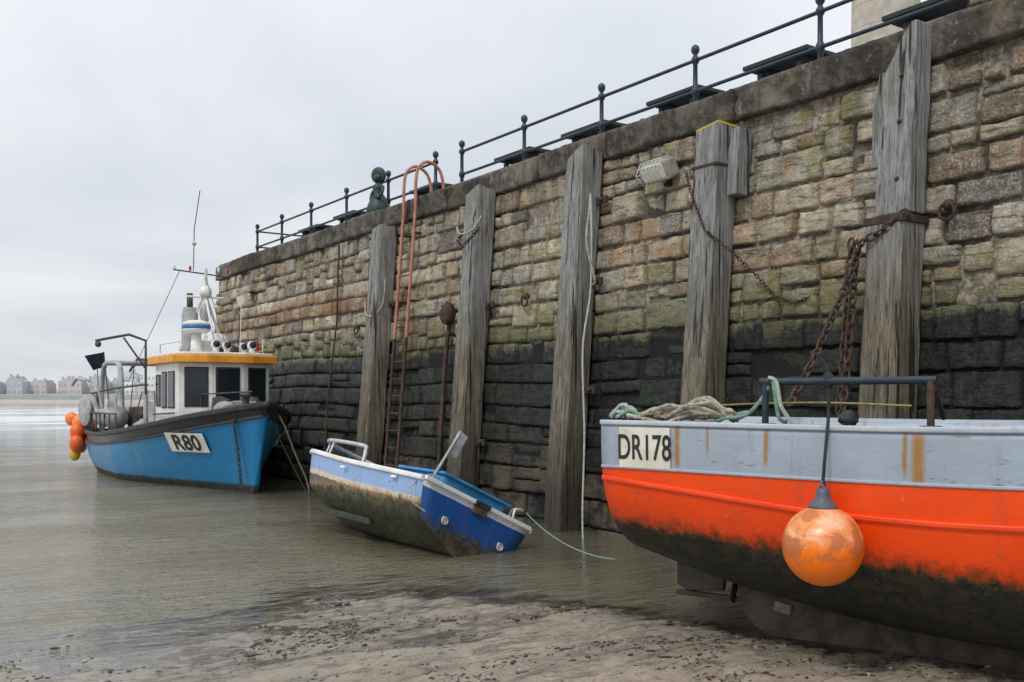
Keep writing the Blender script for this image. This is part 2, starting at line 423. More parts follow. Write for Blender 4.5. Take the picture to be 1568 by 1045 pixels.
def rec(y0,y1,z0,z1):
    w,h=y1-y0,z1-z0
    if h>.40 or (h>.30 and R()<.3):
        if w>1.1 or (w>.6 and R()<.35):
            k=U(.3,.7); rec(y0,y0+w*k,z0,z1); rec(y0+w*k,y1,z0,z1)
        else:
            k=random.choice([U(.30,.4),U(.42,.58),U(.6,.70)]); rec(y0,y1,z0,z0+h*k); rec(y0,y1,z0+h*k,z1)
        return
    if w>h*U(1.7,3.6) and w>.42:
        k=U(.36,.64); rec(y0,y0+w*k,z0,z1); rec(y0+w*k,y1,z0,z1); return
    leaf(y0,y1,z0,z1,False)
z=-.55
while z<4.5:
    lowz=z<2.2
    h=U(.25,.36) if lowz else random.choice([U(.22,.30),U(.26,.34),U(.42,.56),U(.5,.62)])
    if z+h>4.34: h=4.56-z
    y=YMIN-U(0,.3)
    while y<YMAX:
        w=U(.36,.85) if lowz else U(.8,2.4)
        if y+w>YMAX-.2: w=YMAX-y
        if lowz:
            if R()<.10 : k=U(.4,.6); leaf(y,y+w,z,z+h*k,True); leaf(y,y+w,z+h*k,z+h,True)
            else: leaf(y,y+w,z,z+h,True)
        else: rec(y,y+w,z,z+h)
        y+=w
    z+=h
def colattr(o,cols):
    at=o.data.color_attributes.new('Col','FLOAT_COLOR','POINT')
    at.data.foreach_set('color',[q for c in cols for q in (c[0],c[1],c[2],1)])
o=mesh('stone_courses',vs,fs,MSTONE,wall,True); colattr(o,cols)
vs=[];fs=[];cols=[]
y=YMIN
while y<YMAX:
    w=U(.9,1.5); 
    if y+w>YMAX-.4: w=YMAX-y
    f=U(.7,1.3); stone(y,y+w,4.56,4.92,(f,f*.98,f*.95),.045,U(.065,.10),.05,.014,.004,vs,fs,cols,xf=lambda z:xw(4.6)); y+=w
o=mesh('coping_courses',vs,fs,MCOP,wall,True); colattr(o,cols)
def core():
    d=.03
    v=[(xw(-.6)+d,YMIN,-.6),(xw(4.9)+d,YMIN,4.90),(30,YMIN,4.90),(30,YMIN,-.6),(xw(-.6)+d,YMAX-.02,-.6),(xw(4.9)+d,YMAX-.02,4.90),(30,YMAX-.02,4.90),(30,YMAX-.02,-.6)]
    f=[(0,4,5,1),(4,7,6,5),(3,2,6,7),(0,1,2,3),(0,3,7,4)]
    mesh('mortar_core',v,f,MMORT,wall)
core()
g=G('deck_slabs'); p=g.pos(); n=g.noise(p,5,6); br=g.new('ShaderNodeTexBrick'); g.put(br.inputs['Vector'],p); br.inputs['Scale'].default_value=1.2
br.inputs['Color1'].default_value=(.22,.2,.18,1); br.inputs['Color2'].default_value=(.17,.16,.15,1); br.inputs['Mortar'].default_value=(.07,.07,.06,1)
MDECK=g.fin(g.mix(g.rng(n,.4,.7,0,.4),br.outputs['Color'],(.1,.09,.08)),.85,g.bump(n,.4,.01))
box('pier_deck',((xw(4.9)-.02+30)/2,(YMIN+YMAX)/2,4.915),(30-xw(4.9)+.02,YMAX-YMIN-.01,.05),MDECK,None,bev=.008)
vs=[];fs=[];cols=[]
y=YMIN
while y<4.75:
    w=min(U(.6,1.1),4.78-y+.001)
    if 4.75-y-w<.3: w=4.78-y
    stone(y,y+w,4.93,5.28,tuple(q*1.0 for q in random.choice(pal[:3])),.05,.03,.02,.01,.004,vs,fs,cols,xf=lambda z:xw(4.7))
    y+=w
par=empty('stone_parapet')
o=mesh('face_blocks',vs,fs,MSTONE,par,True); colattr(o,cols)
o=box('backing',(8.32,(YMIN+4.78)/2,5.11),(.6,4.76-YMIN,.33),MMORT,par,bev=.02)

# ---- fender timbers
def timber(y,zt,w=.32,dy=0.,zb=-.5,name='timber_fender',cut=.12,xo=0.):
    e=empty(name)
    n=44; vs=[];fs=[]; sd=U(0,90); q0=.42
    prof=[(-.5,-q0),(-.5,0),(-.5,q0),(-q0,.5),(0,.5),(q0,.5),(.5,q0),(.5,0),(.5,-q0),(q0,-.5),(0,-.5),(-q0,-.5)][::-1]
    m=12
    for i in range(n+1):
        z=zb+(zt-zb)*i/n; cx=7.42+z*.078+xo; cy=y+dy*(z/4.9)
        ww=w*(1+.05*noise.noise(Vector((sd,0,z*1.3))))*(1.06-.05*z/4.9)
        for k,(a,b) in enumerate(prof):
            rr=ww*(1+.03*noise.noise(Vector((a*3+sd,b*3,z*1.6)))+.018*noise.noise(Vector((a*9+sd,b*9,z*7))))
            px,py=a*rr,b*rr; zz=z
            if i==n: zz+= -cut*(py/w)-cut*.5*(px/w)+.02*noise.noise(Vector((px*20,py*20,sd)))
            vs.append((cx+px,cy+py,zz))
    for i in range(n):
        for k in range(m):
            q=(k+1)%m; fs.append((i*m+k,(i+1)*m+k,(i+1)*m+q,i*m+q))
    o=len(vs); vs.append((7.42+zt*.078+xo,y+dy*zt/4.9,zt+.01))
    for k in range(m): fs.append((n*m+(k+1)%m,n*m+k,o))
    me=mesh('post',vs,fs,MWOOD,e)
    return e
def band(e,y,z,w=.36,h=.07,dy=0):
    box('iron_band',(7.42+z*.078,y+dy*z/4.9,z),(w,w,h),MIRON,e,bev=.01)
def bracket(e,y,z,side=-1):
    x=7.42+z*.078
    box('iron_bracket',(x+.10,y+side*.25,z),(.05,.22,.09),MIRON,e,bev=.01)
    ball('bolt',(x+.06,y+side*.30,z),.03,MIRON,e,seg=8)
t1=timber(5.25,3.18,.345,cut=.02); band(t1,5.25,3.15,.39,.07)
def plank(e,y,z0,z1,w,th,xo,top):
    vs=[];fs=[];n=30
    for i in range(n+1):
        z=z0+(z1-z0)*i/n; cx=7.42+z*.078+xo
        tt=i/n; yl=y-w/2+.016*noise.noise(Vector((1,z*3,0))); yr=y+w/2+.02*noise.noise(Vector((5,z*2.8,0)))
        if tt>.72: yr=max(yl+.03,yr-(tt-.72)/.28*top+.025*noise.noise(Vector((2,z*9,0))))
        for (xx,yy) in ((cx-th/2,yl),(cx-th/2,yr),(cx+th/2,yr),(cx+th/2,yl)): vs.append((xx,yy,z))
    for i in range(n):
        for k in range(4):
            q=(k+1)%4; fs.append((i*4+k,(i+1)*4+k,(i+1)*4+q,i*4+q))
    fs.append((0,1,2,3)); fs.append((n*4+3,n*4+2,n*4+1,n*4))
    ob=mesh('plank',vs,fs,MWOOD,e)
    b=ob.modifiers.new('b','BEVEL'); b.width=.012; b.segments=2; b.limit_method='ANGLE'
plank(t1,5.22,3.20,4.86,.33,.24,.0,.25)
plank(t1,5.44,3.65,4.50,.10,.18,.02,.05)
for zz in (3.5,4.0,4.4): ball('bolt',(7.42+zz*.078-.12,5.18,zz),.022,MIRON,t1,seg=8)
t2=timber(7.46,4.44,.33,cut=.06); band(t2,7.46,4.05,.36,.035)
plank(t2,7.20,3.72,4.42,.13,.2,.08,.02)
g=G('yellow_lichen_wood'); n=g.noise(g.obj(),25,5); MLICH=g.fin(g.mix(g.rng(n,.5,.7),(.50,.34,.03),(.25,.2,.08)),.95,g.bump(n,.6,.01))
box('lichen_cap',(7.42+4.44*.078,7.46,4.458),(.31,.33,.05),MLICH,t2,rot=(-.13,.06,0),bev=.02)
t3=timber(9.72,4.62,.33,cut=.16)
for zz in (4.05,3.05,1.72): bracket(t3,9.72,zz)
t4=timber(12.1,4.58,.33,cut=.12); bracket(t4,12.1,2.95); bracket(t4,12.1,1.0)
t5=timber(15.1,4.5,.33,cut=.05); bracket(t5,15.1,3.2,-1)
timber(2.2,4.7,.33,cut=.1)

# ---- railing
rail=empty('promenade_railing')
XR=8.7; ZD=4.94
posts=[-3.9,-2.05,-.2,1.5,3.2,5.02,6.87,8.72,10.5,12.33,14.13,15.0,16.77,18.6,20.4,22.1,23.7]
for i,y in enumerate(posts):
    lathe('post',[(.055,0),(.055,.03),(.034,.06),(.030,.35),(.046,.38),(.052,.41),(.046,.44),(.030,.47),(.028,.74),(.046,.765),(.052,.79),(.046,.815),(.028,.84),(.026,.86),(.046,.885),(.054,.918),(.046,.955),(.012,.98)],MBLUEBLK,rail,(XR,y,ZD),n=14)
def railbar(z,ya,yb): tube('rail',[(XR,ya,z),(XR,yb,z)],.022,MBLUEBLK,rail,False)
for z in (ZD+.41,ZD+.79):
    railbar(z,-5,14.13); railbar(z,15.0,23.7); tube('rail',[(XR,23.7,z),(XR+2.4,23.7,z)],.02,MBLUEBLK,rail,False)
for x in (XR+1.2,XR+2.4):
    lathe('post',[(.055,0),(.03,.06),(.026,.35),(.048,.41),(.026,.47),(.024,.74),(.048,.79),(.022,.86),(.048,.915),(.012,.975)],MBLUEBLK,rail,(x,23.7,ZD),n=12)

for y,L,h in ((5.75,1.15,.60),(7.75,.95,.60),(9.45,.95,.60),(11.3,1.0,.58),(13.1,1.0,.58),(16.0,1.0,.55),(19.4,1.0,.58),(21.3,1.1,.56),(3.6,1.,.6)):
    e=empty('outdoor_table',(9.32,y,ZD))
    for k in range(4): box('top_slat',(-.255+.17*k,0,h),(.16,L,.05),MDKWOOD,e,bev=.008)
    box('top_batten',(0,-L*.3,h-.05),(.62,.07,.05),MDKWOOD,e); box('top_batten',(0,L*.3,h-.05),(.62,.07,.05),MDKWOOD,e)
    for s in (-.3,.3):
        for q in (-.22,.22): box('leg',(q,s*L,(h-.08)/2),(.07,.07,h-.08),MDKWOOD,e)

# ---- lighthouse column
lh=empty('lighthouse',(24.2,16.9,4.94))
g=G('lighthouse_stone'); p=g.obj(); n=g.noise(p,3,6,.65); z=g.sep(p)[2]; cs=g.math('FRACT',g.mul(z,1.6)); ln=g.rng(g.math('ABSOLUTE',g.add(cs,-.5)),.47,.49)
c=g.mix(g.rng(n,.35,.65),(.56,.51,.43),(.42,.38,.33)); c=g.mix(g.mul(ln,.5),c,(.15,.14,.12))
MLH=g.fin(c,.9,g.bump(n,.5,.02))
lathe('plinth',[(1.7,0),(1.7,.8),(1.35,1.0),(1.3,1.0)],MLH,lh,n=8)
lathe('shaft',[(1.0,.9),(.95,4),(.88,9),(.84,13),(.84,13.2),(1.25,13.5),(1.3,13.8),(1.3,14.0)],MLH,lh,n=48)
lathe('lantern_room',[(.75,14.0),(.75,14.3),(.72,14.32),(.72,15.7),(.8,15.75),(.8,15.85),(.5,16.3),(.1,16.7),(.05,17.2)],MWHITE,lh,n=12)
lathe('gallery_rail',[(1.22,14.9),(1.25,14.95),(1.22,15.0)],MBLUEBLK,lh,n=32)

# ---- statue
st=empty('bronze_statue',(8.42,16.62,4.94))
lathe('plinth_and_skirt',[(.26,0),(.26,.06),(.2,.08),(.24,.12),(.21,.25),(.14,.4),(.085,.48),(.11,.56),(.115,.62),(.06,.66),(.045,.70)],MBRONZE,st,n=20)
lathe('bonnet_disc',[(.02,-.035),(.13,-.03),(.155,0),(.13,.03),(.02,.035)],MBRONZE,st,(0,0,.82),(0,math.radians(80),math.radians(35)))
ball('head',(-.03,-.02,.77),.075,MBRONZE,st)
for s in (-1,1): tube('arm',[(0,s*.11,.62),(-.03,s*.22,.5),(-.08,s*.16,.38),(-.12,s*.05,.42)],.03,MBRONZE,st)

# ---- ladder with hoops
ld=empty('harbour_ladder')
def lx(z): return xw(z)-.17
for s in (-.2,.2):
    y=14.35+s
    tube('stile',[(lx(-.4),y,-.4),(lx(2.6),y,2.6)],.028,MIRON,ld,False)
    tube('upper_stile',[(lx(2.6),y,2.6),(lx(4.7),y,4.7)],.026,MREDP,ld,False)
    tube('hoop',[(lx(4.7),y,4.7),(lx(4.9)-.01,y,5.15),(lx(4.9)+.05,y,5.38),(lx(4.9)+.22,y,5.48),(lx(4.9)+.42,y,5.38),(lx(4.9)+.5,y,5.15),(lx(4.9)+.5,y,4.94)],.026,MREDP,ld)
    for zz in (.6,1.8,3.2,4.3): box('wall_tie',(lx(zz)+.09,y,zz),(.2,.03,.04),MIRON,ld)
zz=-.3
while zz<4.7:
    tube('rung',[(lx(zz),14.15,zz),(lx(zz),14.55,zz)],.014,MIRON if zz<3 else MRUST,ld,False); zz+=.28

# ---- wall lights, pipes, ropes, chains
g=G('yellowed_lens'); MLT=g.fin((.72,.70,.56),.35)
MLTH=simple('light_housing',(.4,.4,.36),(.3,.29,.25),8,.6)
def walllight(y,z,s=1.):
    e=empty('caged_wall_light',(xw(z),y,z))
    box('bracket',(-.05,0,.0),(.12,.06,.3*s),MIRON,e)
    box('housing',(-.17*s,0,0),(.2*s,.34*s,.2*s),MLTH,e,rot=(0,-.5,0),bev=.03)
    box('lens',(-.22*s,0,-.02*s),(.16*s,.31*s,.17*s),MLT,e,rot=(0,-.5,0),bev=.03)
    ps=[]
    for k in range(6):
        y0=(-.15+.06*k)*s; ps.append([(-.12*s,y0,.15*s),(-.30*s,y0,.08*s),(-.37*s,y0,-.06*s),(-.24*s,y0,-.16*s)])
    for k in range(3):
        ps.append([((-.30-.03*k)*s,-.16*s,(.08-.07*k)*s),((-.30-.03*k)*s,.16*s,(.08-.07*k)*s)])
    tubes('wire_cage',ps,.005,MSTEEL,e)
walllight(8.35,4.2,1.1); walllight(15.85,4.15,.75); walllight(3.2,4.15); walllight(21.9,4.1,.6)
pipe=empty('drain_pipe'); 
tube('pipe',[(xw(0)-.10,12.98,-.3),(xw(2.2)-.10,12.98,2.2),(xw(2.8)-.08,12.96,2.8)],.035,MIRON,pipe)
for zz in (.6,1.6,2.6): box('clip',(xw(zz)-.05,12.98,zz),(.14,.13,.05),MIRON,pipe)
cab=empty('wall_cable'); tube('cable',[(xw(.2)-.07,17.2,0),(xw(1.6)-.07,17.25,1.6),(xw(3)-.07,17.1,3.0),(xw(4.3)-.1,17.15,4.5)],.018,MIRON,cab,False)
lump('weed_tangle',(xw(2.9)-.13,12.95,2.9),.12,MIRON,pipe,(1,1,1.4))
tube('hanging_rope',[(7.63,9.42,4.1),(7.55,9.3,3.6),(7.58,9.36,2.9),(7.40,9.28,2.2),(7.32,9.15,1.2),(7.22,9.06,.3),(7.2,9.02,-.1)],.012,MROPEGW,None)
tube('hanging_rope',[(7.63,9.42,4.1),(7.60,9.40,3.9),(7.52,9.36,3.5),(7.6,9.3,3.05),(7.66,9.42,3.0)],.014,MROPEB,None)
ch=empty('rusty_mooring_chains')
chain('chain_a',sag((7.50,5.48,2.98),(6.02,5.05,1.55),.08),MIRON,ch,.045,.011)
chain('chain_b',sag((7.46,5.50,2.95),(6.9,5.25,1.3),.05),MIRON,ch,.05,.013)
chain('chain_c',sag((7.46,5.56,2.98),(7.1,5.45,1.1),.03),MIRON,ch,.045,.012)
chain('chain_d',sag((7.40,5.4,2.98),(7.52,5.05,3.2),.03),MIRON,ch,.045,.011)
c2=empty('wall_chain')
chain('chain',[(7.50,7.66,4.02),(7.45,7.5,3.7),(7.47,7.35,3.35),(7.62,7.1,3.1),(7.75,6.9,2.85),(7.8,6.7,2.62),(7.78,6.45,2.55),(7.84,6.2,2.62)],MIRON,c2,.024,.006)
c3=empty('wall_chain'); chain('chain',[(7.6,12.25,4.05),(7.5,12.3,3.9),(7.46,12.1,3.78),(7.5,11.92,3.9),(7.6,11.85,4.05)],MIRON,c3,.03,.008)
tube('hanging_rope',[(7.5,15.3,3.3),(7.46,15.2,3.05),(7.5,15.0,3.0),(7.6,14.85,3.2),(7.62,14.8,3.6)],.012,MROPEB,None)
tube('hanging_rope',[(7.62,11.85,4.2),(7.52,11.95,4.0),(7.48,12.2,3.98),(7.52,12.35,4.1)],.014,MROPEB,None)
for y,zz in ((4.85,3.25),(11.0,3.0),(16.2,2.9)):
    e=empty('mooring_ring',(xw(zz)-.07,y,zz)); ball('eye_bolt',(0,0,0),.05,MIRON,e,seg=10)
    tube('ring',[(-.03,.07*math.sin(a),-.06+.07*math.cos(a)) for a in [k*math.pi/5 for k in range(10)]],.014,MIRON,e,True,True)

# ================================================================= GROUND / WATER
def Ys(x): return float(np.interp(x,[-60,-3,.9,1.9,2.5,3.3,4.1,4.6,4.95,5.15,5.6,6.1,7.6],[8,7.1,6.6,6.3,6.45,6.9,7.0,6.4,5.3,4.5,3.3,2.3,1.2]))
def hs(x,y):
    d=Ys(x)-y
    h=d*.030 if d>-30 else -.9
    if d<0: h=max(d*.036,-.9)
    if d>0: h=min(h,.024+.012*d)
    f=math.exp(-((y-6)/14)**2)*math.exp(-((x-3)/14)**2)
    if f>.01:
        p=Vector((x,y,0)); q=Vector((x*.75+y*.25,y*1.5-x*.3,0))
        wob=noise.noise(p*1.7)*1.2
        h+=f*(.028*noise.noise(p*.8)+.026*noise.noise(q*1.9+Vector((3,1,0)))+.020*noise.noise(q*4.3)+.011*noise.noise(q*9)+.009*math.sin((y*1.0-x*.25+wob*.25)*38)*max(0,noise.noise(p*.9+Vector((7,7,7)))+.30)+.008*noise.noise(p*19))
    return h
def axis(lo,hi,a,b,st,g=1.25):
    c=[a]; 
    while c[-1]<b: c.append(c[-1]+st)
    s=st
    while c[-1]<hi: s*=g; c.append(c[-1]+s)
    s=st; L=[]; q=a
    while q>lo: s*=g; q-=s; L.append(q)
    return L[::-1]+c
ax=axis(-3000,3000,-1.2,7.6,.03); ay=axis(-600,4000,2.6,9.3,.028)
H=[[hs(x,y) for x in ax] for y in ay]
nx,ny=len(ax),len(ay)
F=[(j*nx+i,j*nx+i+1,(j+1)*nx+i+1,(j+1)*nx+i) for j in range(ny-1) for i in range(nx-1)]
def sand_mat():
    g=G('wet_sand'); p=g.pos(); z=g.sep(p)[2]; n1=g.noise(p,1.2,6,.6,.4); n2=g.noise(p,8,7,.65,.3); n3=g.noise(p,90,4,.7); rp=g.noise(g.scale(p,(.8,3.4,1),(0,0,.25)),2.4,5,.7,1.0)
    c=g.mix(g.rng(n1,.35,.65),(.37,.315,.24),(.25,.215,.165))
    c=g.mix(g.rng(rp,.50,.60,0,.75),c,(.085,.074,.058))
    c=g.mix(g.rng(n3,.35,.7,0,.4),c,(.46,.40,.32))
    c=g.mix(g.rng(n3,.58,.69,0,.7),c,(.05,.044,.035))
    c=g.mix(g.rng(g.noise(g.scale(p,(.8,2,1)),13,5,.78),.58,.64,0,.9),c,(.035,.031,.025))
    wet=g.rng(g.add(z,g.add(g.mul(g.add(n2,-.5),.02),g.mul(g.add(n1,-.5),.07))),.030,.008)
    c=g.mix(g.mul(wet,.55),c,(.07,.06,.045))
    r=g.rng(wet,0,1,.5,.07)
    h=g.add(g.mul(n2,.8),g.add(g.mul(n3,.18),g.mul(rp,.8)))
    return g.fin(c,r,g.bump(h,g.rng(wet,0,1,1.,.12),.04))
gr=mesh('ground',[(ax[i],ay[j],H[j][i]) for j in range(ny) for i in range(nx)],F,sand_mat(),None,True)
def water_mat():
    g=G('harbour_water'); p=g.pos(); X,Y,Z=g.sep(p)[:3]
    dep=g.attr('depth').outputs['Fac']
    w1=g.noise(g.scale(p,(.7,2.0,1),(0,0,.35)),1.6,3,.55,.9); w2=g.noise(g.scale(p,(.7,2.4,1),(0,0,.35)),5.0,3,.6,1.0); w3=g.noise(p,.33,3,.5); w4=g.noise(g.scale(p,(1,2.4,1),(0,0,.35)),17,2,.5)
    calm=g.rng(dep,.0,.06,.10,1.)
    shel=g.rng(X,4.0,6.4,1.,.5)
    far=g.rng(Y,14,70,1.,.16)
    gust=g.rng(g.noise(g.scale(p,(.5,1.4,1)),.45,3,.5,.6),.35,.65,.55,1.15)
    h=g.add(g.add(g.mul(w1,.9),g.mul(w2,.50)),g.add(g.mul(w4,.13),g.mul(w3,.6)))
    nb=g.bump(h,g.mul(g.mul(calm,shel),g.mul(far,gust)),.115)
    murk_sky=g.mix(g.rng(w3,.4,.6),(.215,.195,.138),(.165,.150,.105))
    murk_sky=g.mix(g.rng(X,4.2,6.8,0,.6),murk_sky,(.065,.058,.036))
    murk_sky=g.mix(g.rng(Y,25,70),murk_sky,(.25,.255,.225))  # far water paled in its colour to stand in for reflected sky
    d=g.add(g.mul(Y,.9),g.mul(X,.2))
    fm=g.mul(g.mul(g.rng(d,40,65),g.rng(d,300,200)),g.rng(X,60,42))
    fn=g.noise(g.scale(p,(.25,1.0,1)),.16,6,.7,.6)
    foam=g.mul(fm,g.rng(fn,.42,.54))
    near=g.mul(g.rng(dep,.016,.003),g.rng(g.noise(g.scale(p,(1,1.8,1)),4,6,.75,1.4),.48,.56)); 
    foam=g.math('MAXIMUM',foam,g.mul(near,.4))
    dif=g.new('ShaderNodeBsdfDiffuse'); g.put(dif.inputs[0],g.mix(foam,murk_sky,(.8,.82,.83)))
    tr=g.new('ShaderNodeBsdfTransparent'); tr.inputs[0].default_value=(.80,.76,.68,1)
    m1=g.new('ShaderNodeMixShader'); g.put(m1.inputs[0],g.math('MAXIMUM',g.rng(dep,.002,.045),foam)); g.l.new(tr.outputs[0],m1.inputs[1]); g.l.new(dif.outputs[0],m1.inputs[2])
    gl=g.new('ShaderNodeBsdfGlossy'); gl.inputs['Roughness'].default_value=.04; gl.inputs[0].default_value=(1,1,1,1)
    g.l.new(nb,gl.inputs['Normal']); 
    fr=g.new('ShaderNodeFresnel'); fr.inputs[0].default_value=1.36; g.l.new(nb,fr.inputs['Normal'])
    m2=g.new('ShaderNodeMixShader'); g.put(m2.inputs[0],g.mul(g.math('MINIMUM',g.mul(fr.outputs[0],1.15),1.),g.rng(foam,0,1,1,.3))); g.l.new(m1.outputs[0],m2.inputs[1]); g.l.new(gl.outputs[0],m2.inputs[2])
    g.l.new(m2.outputs[0],g.out.inputs['Surface'])
    return g.m
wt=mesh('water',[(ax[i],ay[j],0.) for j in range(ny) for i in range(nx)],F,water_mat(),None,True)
at=wt.data.attributes.new('depth','FLOAT','POINT'); at.data.foreach_set('value',[max(0,-H[j][i]) for j in range(ny) for i in range(nx)])
ico=bmesh.new(); bmesh.ops.create_icosphere(ico,subdivisions=1,radius=1); iv=[v.co.copy() for v in ico.verts]; jf=[[v.index for v in f.verts] for f in ico.faces]; ico.free()
def scatter(name,N,thr,smin,smax,flat,mat,hmin=-.012):
    vs=[];fs=[];cnt=0
    while cnt<N:
        x=U(-1,7.2); y=U(1.5,8.0)
        if noise.noise(Vector((x*.8+y*.2,y*1.9-x*.4,4)))+noise.noise(Vector((x*3,y*6,1)))*.6<U(*thr): continue
        h=hs(x,y)
        if h<hmin: continue
        cnt+=1; s=U(smin,smax)*(2.2 if R()<.06 else 1); sx,sy=s*U(.8,3.0),s*U(.6,1.4); a=U(-.6,.9); o=len(vs)
        for v in iv:
            k=U(.65,1.35); q=(v.x*sx*k,v.y*sy*k); vs.append((x+q[0]*math.cos(a)-q[1]*math.sin(a),y+q[0]*math.sin(a)+q[1]*math.cos(a),h+v.z*s*flat+.001))
        fs+= [tuple(o+i for i in f) for f in jf]
    mesh(name,vs,fs,mat,None)
scatter('seaweed_debris',5200,(-.1,.6),.003,.011,.5,simple('dark_seaweed',(.025,.02,.014),(.06,.05,.035),20,.45))
scatter('pebbles',1500,(-.5,.4),.003,.009,.9,simple('pebble_stone',(.34,.31,.26),(.14,.13,.12),30,.5))

# ================================================================= DISTANT SHORE
MBEACH=simple('distant_beach',(.44,.39,.34),(.38,.35,.31),.02,.95,0,.1,.1)
MPROM=simple('distant_promenade',(.34,.37,.37),(.29,.32,.32),.05,.95,0,.1,.1)
ux,uy=Vector((.824,-.566)),Vector((.566,.824))
def S(l,d,z): 
    q=ux*l+uy*d; return (q.x,q.y,z)
D0=500
vs=[];fs=[];mi=[]
prof=[(D0-25,-.6),(D0-20,.2),(D0-11,1.5),(D0-9,1.7),(D0-8.7,4.0),(D0,4.2),(D0+170,9)]
NL=80
for i in range(NL+1):
    l=-560+i*9.5
    for d,z in prof: vs.append(S(l,d+6*math.sin(l*.02),z+ (U(-.2,.2) if 0<z<5 else 0)))
m=len(prof)
for i in range(NL):
    for k in range(m-1): fs.append((i*m+k,(i+1)*m+k,(i+1)*m+k+1,i*m+k+1)); mi.append(0 if k<3 else 1)
mesh('distant_beach',vs,fs,[MBEACH,MPROM],None,False,mi)
bc=[(.66,.66,.66),(.50,.51,.53),(.44,.43,.44),(.74,.75,.75),(.54,.49,.47),(.45,.48,.52),(.60,.57,.54),(.48,.44,.42)]  # wall tones kept pale: aerial haze is mixed into the colour
BM=[simple('hazed_render',c,tuple(q*.9 for q in c),.3,.9,0,.1,.05) for c in bc]
MRF=simple('hazed_slate',(.35,.37,.40),(.30,.32,.35),.4,.9,0,.1,.05); MWN=simple('hazed_window',(.30,.33,.36),(.37,.40,.42),.4,.5,0,.1,0)  # roofs and windows also have haze put into their colour
def building(l,d,w,dp,h,kind,mt):
    vs=[];fs=[];mi=[]
    def quad(a,b,c,e,m): o=len(vs); vs.extend([a,b,c,e]); fs.append((o,o+1,o+2,o+3)); mi.append(m)
    z0=4.1; z1=z0+h
    A=[(l-w/2,d),(l+w/2,d),(l+w/2,d+dp),(l-w/2,d+dp)]
    for k in range(4):
        a,b=A[k],A[(k+1)%4]; quad(S(*a,z0),S(*b,z0),S(*b,z1),S(*a,z1),0)
    if kind==0: quad(*[S(*a,z1) for a in A],1)
    else:
        rh=w*.22 if kind==1 else 2.0
        if kind==1:
            r0=(l,d); r1=(l,d+dp)
            quad(S(*A[0],z1),S(*r0,z1+rh),S(*r1,z1+rh),S(*A[3],z1),1); quad(S(*A[1],z1),S(*A[2],z1),S(*r1,z1+rh),S(*r0,z1+rh),1)
            o=len(vs); vs.extend([S(*A[0],z1),S(*A[1],z1),S(*r0,z1+rh)]); fs.append((o,o+1,o+2)); mi.append(0)
        else:
            q=[(l-w/2+1.2,d+1.5),(l+w/2-1.2,d+1.5),(l+w/2-1.2,d+dp-1.5),(l-w/2+1.2,d+dp-1.5)]
            for k in range(4): quad(S(*A[k],z1),S(*A[(k+1)%4],z1),S(*q[(k+1)%4],z1+rh),S(*q[k],z1+rh),1)
            quad(*[S(*a,z1+rh) for a in q],1)
        for k in range(2):
            cx=l-w*.3+k*w*.6
            for (a,b) in (((cx-.5,d+2),(cx+.5,d+2)),((cx+.5,d+2),(cx+.5,d+3)),((cx-.5,d+3),(cx-.5,d+2))): quad(S(*a,z1),S(*b,z1),S(*b,z1+rh+1.),S(*a,z1+rh+1.),0)
    nf=max(2,int(h/2.5)); nw=max(2,int(w/U(1.7,2.6)))
    for f in range(nf):
        for k in range(nw):
            cx=l-w/2+(k+.5)*w/nw; zz=z0+.9+f*h/nf; ww=.45 if f else .75
            quad(S(cx-ww,d-.06,zz),S(cx+ww,d-.06,zz),S(cx+ww,d-.06,zz+1.3),S(cx-ww,d-.06,zz+1.3),2)
    mesh('seafront_building',vs,fs,[mt,MRF,MWN],None,False,mi)
l=-420
while l<-40:
    w=U(4,9); h=random.choice([U(3,5),U(4.5,7),U(6,8.5)])
    building(l+w/2,D0+8+U(0,14)+6*math.sin(l*.02),w-.1,U(9,14),h,random.choice([0,1,2,2]),random.choice(BM)); l+=w+ (U(1,6) if R()<.3 else 0)
l=-420
while l<-40:
    w=U(6,14); h=U(6,9.5) if l<-228 else U(9,12); building(l+w/2,D0+50+U(0,15),w,12,h,random.choice([0,1,2]),random.choice(BM)); l+=w+U(0,14)

# ================================================================= DR178 RED BOAT
def Bz(xs,ys): return lambda t: cr(xs,ys,t)
GB=(.35,.425,.505)
red_m=hull_mat('red_hull_paint',[(.285,GB,0.),(9,(.96,.075,.002),0)],.785,(.36,.035,.006),
   streaks=[(.585,.028,1.16,1.44),(.80,.012,1.25,1.44),(2.05,.05,1.12,1.42),(1.98,.02,1.17,1.42),(1.18,.02,1.2,1.44),(3.1,.03,1.1,1.42)],topdirt=.24,rough=.34,low=(.010,.011,.009),low2=(.035,.034,.014),edge=.05,slope=.055,weed=(.035,.05,.010))
AR=math.atan2(-.94,.34)
red=empty('red_fishing_boat',mat=Matrix.Translation((5.08,5.42,0))@Matrix.Rotation(AR,4,'Z'))
def shR(v,t):
    full=max(0,1-(1-v)**3.1)**.52; vee=v**.8; w=max(0,(t-.45)/.55)**1.3
    return full*(1-w)+vee*w*1.0
HR=Hull(6.4,Bz([0,.15,.4,.65,.85,1],[.90,1.0,1.10,1.02,.66,.015]),Bz([0,.4,.7,1],[1.445,1.44,1.52,1.85]),Bz([0,.12,.3,.6,1],[.50,.31,.15,.10,.10]),.5,shR)
HR.build('hull',[red_m,red_m],red,60,26,.74,MDGREY,.05)
HR.strip('gunwale_cap',lambda t:HR.S(t)+.008,.018,.03,simple('pale_cap_paint',(.52,.58,.62),(.42,.48,.54),4,.45,.2,.003,.3),red)
HR.strip('bulwark_lip',lambda t:HR.S(t)-.283,.012,.018,simple('grey_blue_paint',GB,(.34,.42,.49),4,.4,.2,.003,.3),red)
